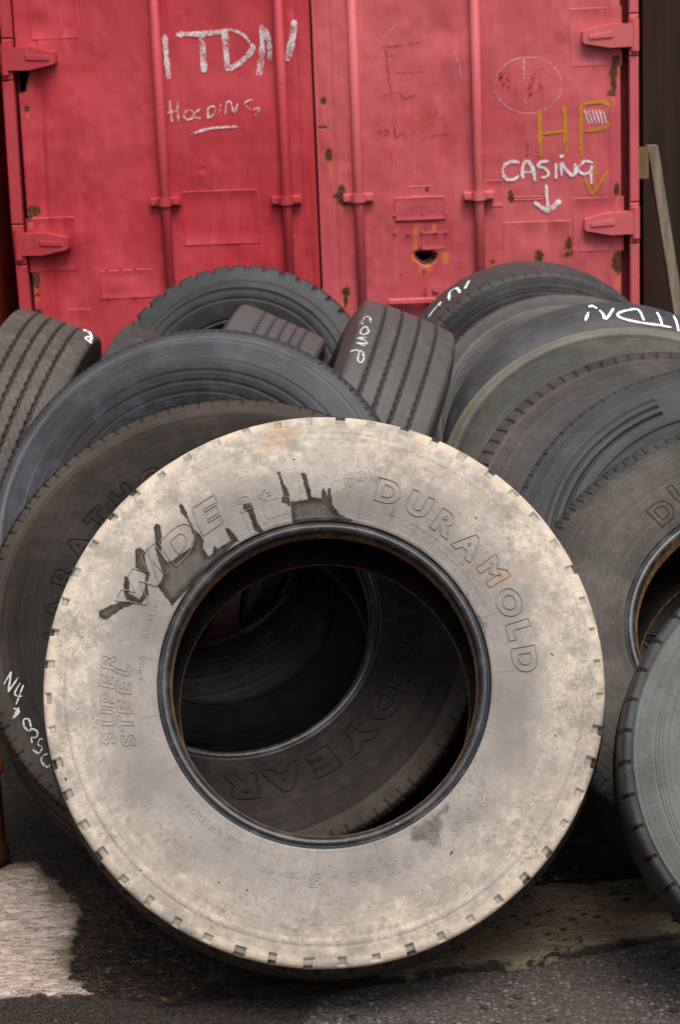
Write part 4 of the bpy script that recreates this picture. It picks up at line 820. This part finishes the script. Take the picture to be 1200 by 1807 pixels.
def steel_post():
    root = empty('bollard', Matrix.Translation((-.800, 4.02, 0)), 'short rusty orange-brown steel stub on the ground at the left edge', 'bollard')
    m = plain('rusty_steel', (.085, .030, .010), .75, 14, .8, (.025, .012, .007)); mo = plain('orange_steel', (.62, .20, .04), .6, 20, .5)
    V = []; n = 28; prof = [(.0, .0), (.040, .0), (.050, .008), (.054, .022), (.048, .045), (.047, .20), (.055, .215), (.055, .235), (.03, .262), (0, .268)]
    mb = MB(); VV = [(r*math.cos(6.2832*i/n), r*math.sin(6.2832*i/n), z) for r, z in prof[:7] for i in range(n)]
    mb.add(VV, [(k*n+i, k*n+(i+1) % n, (k+1)*n+(i+1) % n, (k+1)*n+i) for k in range(6) for i in range(n)]).build('post', m, root, True)
    mb = MB(); VV = [(r*math.cos(6.2832*i/n), r*math.sin(6.2832*i/n), z) for r, z in prof[6:] for i in range(n)]
    mb.add(VV, [(k*n+i, k*n+(i+1) % n, (k+1)*n+(i+1) % n, (k+1)*n+i) for k in range(3) for i in range(n)]).build('cap', mo, root, True)
steel_post()

# ------------------------------------------------------------ the tyres
GRP_L, GRP_R, GRP_M = 'worn truck tyres leaning in the left row', 'worn truck tyres leaning in the right row', 'worn truck tyres leaning sideways in the middle'
frac = lambda t, n: (t*n/(2*np.pi)) % 1
def notch_fn(n, duty, r_lo, r_hi, depth, ph=0, soft=.0015, sub=0):
    def f(r, th):
        q = frac(th+ph, n); m = (q < duty)
        d = depth*m*smoothstep(r_lo-soft, r_lo+soft, r)*(1 if r_hi is None else smoothstep(r_hi+soft, r_hi-soft, r))
        if sub:
            q2 = frac(th+ph+.4*6.283/n, n); d = np.maximum(d, sub*(q2 < duty*.7)*smoothstep(r_lo+.008-soft, r_lo+.008+soft, r))
        return d
    return f
def at(c, lean, yaw): return tyre_frame(c, lean, yaw)

def hsh(th, k, lo, hi):
    "a value per shoulder block, irregular round the tyre"
    i = np.floor(np.asarray(th)*52/(2*np.pi)); v = np.sin(i*12.9898+k*78.233)*43758.5453; return lo+(hi-lo)*(v-np.floor(v))
# front tyre ------------------------------------------------
FM = front_rubber()
sp = Spec(R=.517, N=52*34, step=.0019, crown=.011, bulge=0, grooves=((.055, .010), (0, .010), (-.055, .010)), gd=.010, zig=.004, zn=104,
          notch=lambda r, th: hsh(th, 1, .0035, .0065)*((frac(th+hsh(th, 2, -.0015, .0015), 52) < hsh(th, 3, .21, .31)))*smoothstep(-.0008, .0008, r-hsh(th, 4, .4955, .5000))*smoothstep(-.0008, .0008, hsh(th, 5, .5095, .5165)-r)
          + .0008*np.exp(-((r-.478)/.0011)**2) + .0005*np.exp(-((r-.443)/.001)**2),
          ring=((.470, .010, .0012), (.311, .004, .0010)),
          lug=lambda U, T: .008*((frac(T-.05*np.abs(U)/.118, 52) < .16) & (np.abs(U) > .066) & (np.abs(U) < .112)))
_sp = [np.array(p) for p in STAIN[:6]]; _sm = [np.array(p) for p in STAIN[6:]]
def stain(x, y, z, polys=None):
    polys = polys or _sp
    o = np.full(len(x), -.05); r = np.hypot(x, y); k = (z > 0) & (r < .47) & (r > .29)
    P = np.stack([x[k], y[k]], 1); d = np.full(len(P), -.05)
    for p in polys: d = np.maximum(d, sdf(P, p))
    o[k] = d; return o
root = empty('tyre', at((-.043, 3.574, .503), 29.9, 1.1), 'cream-dusted truck tyre with dark drips, standing in front of all the others', 'tyre')
pt = build_tyre(root, sp, FM, bead_mat('bead_rubber_front', .6), stain)
L = []
for (ch, r, _), d in zip(DURA, (68.8, 59.4, 49.9, 40.7, 30.5, 20.3, 11.8, 3.2)): L.append(emboss_char(sp, ch, r, d, .038, 1.12, 0, .0028, .0034, .06))
for ch, r, d in WIDE: L.append(emboss_char(sp, ch, r-.004, d, .046, 1.35 if ch != 'I' else 1.3, .28, .0030, .0036, .065))
for ch, r, d in TWO: L.append(emboss_char(sp, ch, r, d, .024 if ch == '2' else .022, 1.3, .2, .0026, .0024, .045))
q = .5*np.array([(-1, -.6), (.8, -.6), (1, -.4), (1, .4), (.8, .6), (-.8, .6), (-1, .4), (-1, -.6)])*.052
L.append(ridge([(resample(q, .004), True)], .002, .0018, polar_map(sp, R_(BADGE[1]), BADGE[0]+.012, -.0003)))
ic, (ri, di) = ICON
def pol2(r, d, r0, d0): return ((d0-d)*math.pi/180*r0, r-r0)
r0, d0 = .385, 79.5
L.append(ridge([(resample([pol2(r, d, r0, d0) for r, d in ic], .004), True), (resample([(a*.55-.0005, b*.55+.001) for a, b in [pol2(r, d, r0, d0) for r, d in ic]], .004), True)], .002, .0018, polar_map(sp, R_(d0), r0, -.0003)))
cx, cy = pol2(ri, di, r0, d0)
L.append(ridge([([(cx+rad*math.cos(t), cy+rad*math.sin(t)) for t in np.linspace(0, 6.2832, 24)], True) for rad in (.0095, .0045)], .0018, .0018, polar_map(sp, R_(d0), r0, -.0003)))
for ch, r, d in SUPER: L.append(emboss_char(sp, ch, r, d, .023, 1.35, .25, .0022, .0024, .035))
for ch, r, d in STEEL: L.append(emboss_char(sp, ch, r, d, .023, 1.35, .25, .0022, .0024, .035))
L.append(emboss_string(sp, '295/80R22.5', *SIZE[0], *SIZE[1], .021, .0023, .0021, 1.3, .03, .2))
for t, a, b, c_, d_ in SMALL: L.append(emboss_string(sp, t, a, b, c_, d_, .0085 if t[0] != '1' else .010, .0018, .0016, 1.15))
# rows of worn illegible moulding under the big word
rs_ = np.random.RandomState(4)
for r_q, a_q, b_q in ((.3385, 68, 30), (.3295, 60, 22), (.3300, -108, -140), (.3950, -128, -150)):
    d_q = a_q
    while d_q > b_q:
        wq = rs_.uniform(.5, 1.1); seg = [(0, 0), (math.radians(wq)*r_q*.6, rs_.uniform(-.001, .001))]
        L.append(ridge([(resample(seg, .002), False), (resample([(0, -.003), (.0004, .003)], .002), False)], .0014, .0014, polar_map(sp, R_(d_q), r_q, -.0002))); d_q -= wq*1.15 + (1.4 if rs_.rand() < .2 else 0)
V, F = join(L)
mesh_np('raised_lettering', V, F, FM, pt[1], True, {'stain': stain(V[:, 0], V[:, 1], V[:, 2]), 'smudge': stain(V[:, 0], V[:, 1], V[:, 2], _sm), 'groove': np.zeros(len(V)), 'edge': edge_attr(V)})

# generic looks
def look(name, inner, mid, outer, edge, **kw):
    return rubber(name, [(.28, inner), (.34, inner), (.41, mid), (.46, outer), (.485, outer), (.505, edge)], **kw)
BD = bead_mat('bead_rubber', .35); BDR = bead_mat('bead_rubber_rusty', 1.0)

# second tyre, left row
sp2 = Spec(R=.520, N=1200, step=.0035, crown=.008, grooves=((.07, .010), (.023, .010), (-.023, .010), (-.07, .010)), gd=.012,
           notch=notch_fn(100, .12, .498, None, .006, sub=.003), ring=((.352, .0035, -.0016), (.405, .003, -.0014), (.432, .003, .0014), (.475, .004, -.0015), (.320, .003, -.001)))
m2 = rubber('brown_rubber', [(.28, (.026, .020, .018)), (.38, (.030, .023, .020)), (.44, (.040, .031, .026)), (.470, (.060, .047, .038)), (.480, (.120, .094, .074)), (.508, (.115, .090, .072)), (.516, (.07, .06, .052))], dust=(.13, .10, .08), dust_amt=.22, seed=1, streak=.35, Rt=.512, tread=(.022, .018, .016), tread_dust=.1, tone=.46, spec=.08)
root = empty('tyre', at((-.231, 4.010, .482), 39.0, .5), 'brown-tinged tyre directly behind the cream front tyre, chalked with numbers at its left', 'tyre', GRP_L)
pt = build_tyre(root, sp2, m2, BD)
L = []
gd_ = [(a, b) for a, b in GOOD]
rG = .366; angs = [-88.4, -74.6, -61.3, -48.0, -34.0, -20.0, -5.5, 9.0]
for ch, d in zip('RAEYDOOG', angs): L.append(emboss_char(sp2, ch, rG, d, .046, 1.45, 0, .0042, .0044, .07))
for ch, d in zip('MARATHON', [187.5, 175., 163., 151.5, 140, 128.5, 117., 105.5]): L.append(emboss_char(sp2, ch, .358, d, .040, 1.15, 0, .0034, .0036, .05))
V, F = join(L); mesh_np('raised_lettering', V, F, m2, pt[1], True, {'groove': np.zeros(len(V)), 'edge': edge_attr(V)})
def chalk_on_face(sp, strokes, wd, parent, mat='chalk', lift=.0025, curve=True):
    parts = []
    for s_ in strokes:
        xy = np.array([(r*math.cos(R_(d)), r*math.sin(R_(d))) for r, d in s_]); P = spline(xy, .003); n = len(P)
        ww = wd*np.clip(np.minimum(np.linspace(.6, 5, n), np.linspace(5, .6, n)), 0, 1)*(1+.30*vnoise(np.stack([np.arange(n)*.31, np.arange(n)*0+len(parts)*7.3], 1), 2)+.2*vnoise(np.stack([np.arange(n)*.9, np.arange(n)*0+len(parts)*3.3], 1), 5))
        parts.append(ridge([(P, False)], ww, 0, lambda a, b, h: np.stack([a, b, sp.face(np.hypot(a, b))+lift], 1), True))
    V, F = join(parts); return mesh_np('chalk_marking', V, F, CH[mat], parent, True)
chalk_on_face(sp2, N44, .0036, pt[1], 'chalk_dull')

# low black tyre seen through the openings
spx = Spec(R=.440, N=700, step=.005, crown=.006, rim=.245, ring=((.36, .004, -.003), (.33, .004, .003)))
mx_ = rubber('black_rubber', [(.24, (.030, .026, .025)), (.34, (.040, .036, .034)), (.44, (.030, .027, .025))], dust=(.07, .06, .05), dust_amt=.2, seed=17, streak=.3, Rt=.43, tread=(.03, .028, .026), tread_dust=.05, tone=.22, spec=.05)
root = empty('tyre', at((-.27, 4.405, .427), 37.0, -3.0), 'small black tyre seen only through the openings of the two front left tyres', 'tyre', GRP_L)
build_tyre(root, spx, mx_, LINER)

# third tyre, left row
sp3 = Spec(R=.521, N=1200, step=.0035, crown=.010, grooves=((.06, .010), (0, .010), (-.06, .010)), gd=.012, notch=notch_fn(150, .16, .508, None, .004),
           ring=((.487, .006, .0045), (.425, .003, -.003), (.398, .004, -.003), (.372, .004, -.003), (.345, .003, -.002)))
m3 = rubber('blue_grey_rubber', [(.28, (.022, .019, .018)), (.41, (.036, .032, .033)), (.43, (.092, .084, .092)), (.474, (.100, .090, .098)), (.482, (.215, .205, .190)), (.492, (.205, .200, .180)), (.497, (.115, .112, .106)), (.514, (.105, .108, .108))],
            dust=(.13, .145, .18), dust_amt=.35, seed=2, streak=.25, tread_dust=.15, rough=.5)  # inner side near black, standing in for shade inside the openings
root = empty('tyre', at((-.338, 4.779, .511), 30.2, -10.9), 'blue-grey tyre with a pale raised ring, third back in the left row', 'tyre', GRP_L)
build_tyre(root, sp3, m3, BD)

# lug tyre at the back against the left door
sp5 = Spec(R=.474, N=46*20, step=.005, crown=.004, ring=((.385, .012, .006), (.405, .006, -.003), (.345, .006, -.003)),
           lug=lambda U, T: .015*((frac(T, 46) < .20) & (np.abs(U) > .035)) + .013*(np.abs(np.abs(U)-.035) < .006),
           notch=notch_fn(46, .20, .450, None, .011), rim=.262)
m5 = rubber('black_lug_rubber', [(.26, (.05, .048, .048)), (.36, (.055, .053, .055)), (.385, (.115, .110, .108)), (.40, (.060, .058, .062)), (.45, (.075, .073, .080)), (.47, (.060, .058, .062))], dust=(.17, .15, .13), dust_amt=.2, seed=3, Rt=.462, tread_dust=.1, rough=.55)
root = empty('tyre', at((-.319, 6.847, .482), 22.8, -4.5), 'black tyre with chunky block tread leaning against the left red door', 'tyre', GRP_L)
build_tyre(root, sp5, m5, BD)

# tyres leaning sideways in the middle
def side_tyre(c, lean, yaw, sp, m, label, group=GRP_M):
    r = empty('tyre', at(c, lean, yaw), label, 'tyre', group); return r, build_tyre(r, sp, m, BD)
def sipes(n, wdt, sk, lo=.0, dep=.006):
    return lambda U, T: dep*(frac(T+sk*U, n) < wdt)*(np.abs(U) > lo)
spr = Spec(R=.493, W=.93, N=1600, step=.006, crown=.006, grooves=((.0745, .010), (.024, .010), (-.027, .010), (-.075, .010)), gd=.012, zig=.0018, zn=120, ring=((.36, .004, -.002),))
spr.W = 1.03
mc = rubber('charcoal_rib_rubber', [(.28, (.05, .045, .043)), (.43, (.055, .050, .048)), (.47, (.085, .072, .065)), (.486, (.085, .072, .065))], dust=(.19, .155, .13), dust_amt=.3, seed=4, Rt=.482, tread=(.075, .068, .064), tread_dust=.45, rough=.55, tone=.65)
r7, p7 = side_tyre((.019, 5.442, .508), -23.8, 88.1, spr, mc, 'ribbed tyre leaning sideways between the two rows, chalked COMP on its tread')
def chalk_on_tread(sp, strokes, wd, parent, mat='chalk_bright'):
    parts = []; tw = sp._ext[0, 0]; r0 = sp._ext[0, 1]
    for s_ in strokes:
        q = np.array([(u, R_(d)*r0) for u, d in s_]); P = spline(q, .003); n = len(P)
        ww = wd*np.clip(np.minimum(np.linspace(.6, 5, n), np.linspace(5, .6, n)), 0, 1)*(1+.30*vnoise(np.stack([np.arange(n)*.31, np.arange(n)*0+len(parts)*7.3], 1), 2)+.2*vnoise(np.stack([np.arange(n)*.9, np.arange(n)*0+len(parts)*3.3], 1), 5))
        def mp(a, b, h):
            rad = r0+sp.crown*(1-np.clip(a/tw, -1, 1)**2)+.0022; t = b/r0
            rad = np.where(np.abs(a) > tw, r0-(np.abs(a)-tw)*.9+.003, rad)
            return np.stack([rad*np.cos(t), rad*np.sin(t), a], 1)
        parts.append(ridge([(P, False)], ww, 0, mp, True))
    V, F = join(parts); return mesh_np('chalk_marking', V, F, CH[mat], parent, True)
chalk_on_tread(spr, COMP, .0052, r7.children[0], 'chalk_dull')

spq = Spec(R=.498, W=.93, N=2000, step=.006, crown=.005, grooves=((.062, .011), (.021, .011), (-.021, .011), (-.062, .011)), gd=.012, zig=.0022, zn=110,
           sipe=lambda U, T: .0024*((frac(T+3.2*np.abs(((U+.3) % .0415)-.0207), 110) < .05)))
mr = rubber('dusty_rib_rubber', [(.28, (.03, .026, .024)), (.47, (.030, .026, .024)), (.49, (.03, .026, .024))], dust=(.23, .175, .135), dust_amt=.2, seed=5, Rt=.487, tread=(.085, .070, .060), tread_dust=.65, rough=.62, tone=.5)
r4, p4 = side_tyre((-.970, 5.603, .500), -21.9, 86.9, spq, mr, 'dusty four-groove tyre leaning at the left edge with a white chalk blot')
chalk_on_tread(spq, RIBCH, .009, r4.children[0], 'chalk_bright')

spz = Spec(R=.493, W=1.0, N=1800, step=.006, crown=.003, grooves=((.072, .009), (.043, .009), (.011, .009), (-.021, .009), (-.055, .009)), gd=.010, zig=.0042, zn=130, rim=.27)
mz = rubber('zigzag_rubber', [(.26, (.02, .017, .016)), (.45, (.035, .03, .027)), (.486, (.065, .055, .05))], dust=(.16, .13, .11), dust_amt=.3, seed=6, Rt=.482, tread=(.085, .080, .080), tread_dust=.15, rough=.5, tone=.65)
r6, p6 = side_tyre((-.350, 5.547, .501), -25.5, 85, spz, mz, 'smooth-worn tyre with thin zigzag grooves, leaning sideways below the chunky one')
# wet glints in the grooves are beads of water
spb = Spec(R=.473, W=.85, N=700, step=.008, crown=.003, rim=.26)
mb_ = rubber('grey_slick_rubber', [(.26, (.02, .018, .016)), (.425, (.03, .027, .024)), (.445, (.26, .235, .20)), (.467, (.18, .155, .13))], dust=(.22, .19, .15), dust_amt=.3, seed=7, Rt=.462, tread=(.065, .060, .060), tread_dust=.3)
side_tyre((-.690, 5.60, .475), -25.0, 87, spb, mb_, 'small grey tyre almost hidden behind the third left tyre, beside the white-blotted one')

# right row ------------------------------------------------
def rtyre(c, lean, yaw, sp, m, label, bead=BD):
    r = empty('tyre', at(c, lean, yaw), label, 'tyre', GRP_R); return r, build_tyre(r, sp, m, bead)
s8 = Spec(R=.470, N=1100, step=.005, crown=.010, grooves=((.05, .006), (0, .006), (-.05, .006)), gd=.004, notch=notch_fn(72, .06, .455, None, .003), rim=.265, ring=((.41, .004, -.002), (.43, .003, .002)),
          lug=lambda U, T: .005*((frac(T, 72) < .06) & (U > .085)))
m8 = rubber('slate_rubber', [(.26, (.06, .06, .07)), (.38, (.062, .064, .080)), (.43, (.070, .070, .084)), (.458, (.078, .074, .076))], dust=(.18, .165, .15), dust_amt=.25, seed=8, Rt=.460, tread=(.070, .066, .062), tread_dust=.35, streak=.6)
r8, p8 = rtyre((.671, 6.725, .474), -3.7, 6.7, s8, m8, 'rearmost tyre of the right row, upright with small white chalk strokes on its shoulder')
chalk_on_tread(s8, R8, .010, r8.children[0])
s9 = Spec(R=.459, N=1100, step=.005, crown=.004, notch=notch_fn(190, .30, .452, None, .003), rim=.255, ring=((.40, .005, -.003), (.37, .004, -.003)))
m9 = rubber('tan_edge_rubber', [(.25, (.05, .045, .042)), (.38, (.060, .055, .055)), (.405, (.22, .20, .18)), (.415, (.085, .075, .070)), (.445, (.165, .150, .135)), (.456, (.15, .135, .12))], dust=(.20, .165, .135), dust_amt=.3, seed=9, Rt=.452, tread=(.08, .07, .062))
rtyre((.714, 6.071, .455), 29.5, 2.2, s9, m9, 'tyre with a tan scuffed shoulder, second from the back in the right row')
s10 = Spec(R=.483, N=900, step=.005, crown=.003, rim=.27, bulge=.014)
m10 = rubber('smooth_slate_rubber', [(.26, (.05, .05, .055)), (.40, (.075, .074, .085)), (.476, (.085, .083, .090))], dust=(.16, .155, .16), dust_amt=.25, seed=10, Rt=.472, tread=(.08, .078, .085), tread_dust=.1, streak=.2, rough=.42)
r10, p10 = rtyre((.780, 5.583, .470), 32.6, -2.5, s10, m10, 'smooth slate-grey tyre with upside-down ITDN chalked on its top sidewall')
chalk_on_face(s10, ITDN, .0075, p10[1], 'chalk_bright', .003)
s11 = Spec(R=.504, N=900, step=.004, crown=.006, notch=notch_fn(60, .06, .500, None, .003), ring=((.455, .004, -.003), (.467, .003, .0015)))
m11 = rubber('lichen_band_rubber', [(.28, (.07, .065, .058)), (.40, (.095, .088, .078)), (.452, (.115, .106, .092)), (.459, (.05, .048, .044)), (.466, (.34, .32, .25)), (.495, (.30, .28, .22))], dust=(.24, .21, .14), dust_amt=.3, seed=11, Rt=.496, tread=(.08, .07, .055))
rtyre((.767, 5.170, .457), 40.5, -8.0, s11, m11, 'grey-brown tyre with a yellowish band round its shoulder, mid right row')
s12 = Spec(R=.498, N=84*12, step=.004, crown=.006, notch=notch_fn(84, .09, .463, .495, .006, sub=.003), ring=((.458, .004, .004), (.42, .004, .002)))
m12 = rubber('ruddy_rubber', [(.28, (.06, .052, .048)), (.40, (.075, .066, .064)), (.43, (.100, .084, .075)), (.452, (.12, .098, .084)), (.46, (.16, .135, .115)), (.468, (.080, .068, .060)), (.49, (.095, .080, .070))], dust=(.19, .145, .115), dust_amt=.4, seed=12, Rt=.490, tread=(.08, .07, .06))
rtyre((.800, 4.763, .453), 40.6, -4.9, s12, m12, 'ruddy-brown tyre with notched shoulder blocks, behind the multi-ringed grey tyre')
s13 = Spec(R=.514, N=1100, step=.0025, crown=.008, notch=notch_fn(96, .10, .499, None, .005, sub=.004),
           ring=tuple((.474+.0042*k, .0020, -.0018) for k in range(5)) + ((.437, .007, -.009, 112, 200), (.416, .007, -.009, 112, 200), (.394, .008, -.009, 112, 200), (.440, .0025, -.003), (.36, .006, -.004, 95, 200)))
m13 = rubber('ringed_grey_rubber', [(.28, (.055, .052, .048)), (.40, (.085, .083, .078)), (.47, (.110, .108, .102)), (.505, (.085, .080, .074))], dust=(.14, .13, .11), dust_amt=.2, seed=13, streak=.25, Rt=.508, tread=(.07, .063, .055))
rtyre((.890, 4.367, .466), 40.8, -4.7, s13, m13, 'grey tyre with deep concentric sidewall grooves, second in the right row')
s14 = Spec(R=.517, N=1300, step=.003, crown=.006, notch=notch_fn(118, .14, .490, .510, .005, sub=.003), ring=((.475, .003, -.001), (.45, .0025, .001)))
m14 = rubber('brown_scuffed_rubber', [(.28, (.11, .065, .04)), (.32, (.085, .066, .055)), (.38, (.090, .076, .066)), (.46, (.130, .110, .088)), (.49, (.085, .080, .076)), (.512, (.075, .073, .075))], dust=(.22, .17, .125), dust_amt=.45, seed=14, streak=.7, Rt=.509, tread=(.06, .055, .05), bead_rust=0)
r14, p14 = rtyre((.887, 3.915, .436), 46.0, -9.0, s14, m14, 'brown scuffed tyre with rusty rim opening and raised DU letters, heading the right row', BDR)
L = [emboss_char(s14, ch, r, d, .042, 1.1, 0, .0030, .0032, .045) for ch, r, d in DU]
V, F = join(L); mesh_np('raised_lettering', V, F, m14, p14[1], True, {'groove': np.zeros(len(V)), 'edge': edge_attr(V)})
s15 = Spec(R=.388, N=60*24, step=.0025, crown=.003, rim=.222, W=.95, notch=notch_fn(42, .12, .372, None, .006), ring=((.3655, .003, .0026), (.33, .0015, -.0018), (.318, .0015, -.0018), (.25, .006, .003)),
           lug=lambda U, T: .007*((frac(T, 42) < .12) & (np.abs(U) > .06)))
m15 = rubber('sage_grey_rubber', [(.22, (.13, .13, .118)), (.30, (.150, .150, .138)), (.355, (.155, .155, .146)), (.364, (.150, .150, .142)), (.3665, (.075, .080, .085)), (.385, (.068, .073, .078))], dust=(.20, .20, .175), dust_amt=.3, seed=15, streak=.25, Rt=.381, tread=(.030, .028, .026), tread_dust=.15, rough=.55, tone=.70)
rtyre((.870, 3.363, .400), 27.6, -4.0, s15, m15, 'smaller smooth sage-grey tyre at the lower right, beside the front tyre')
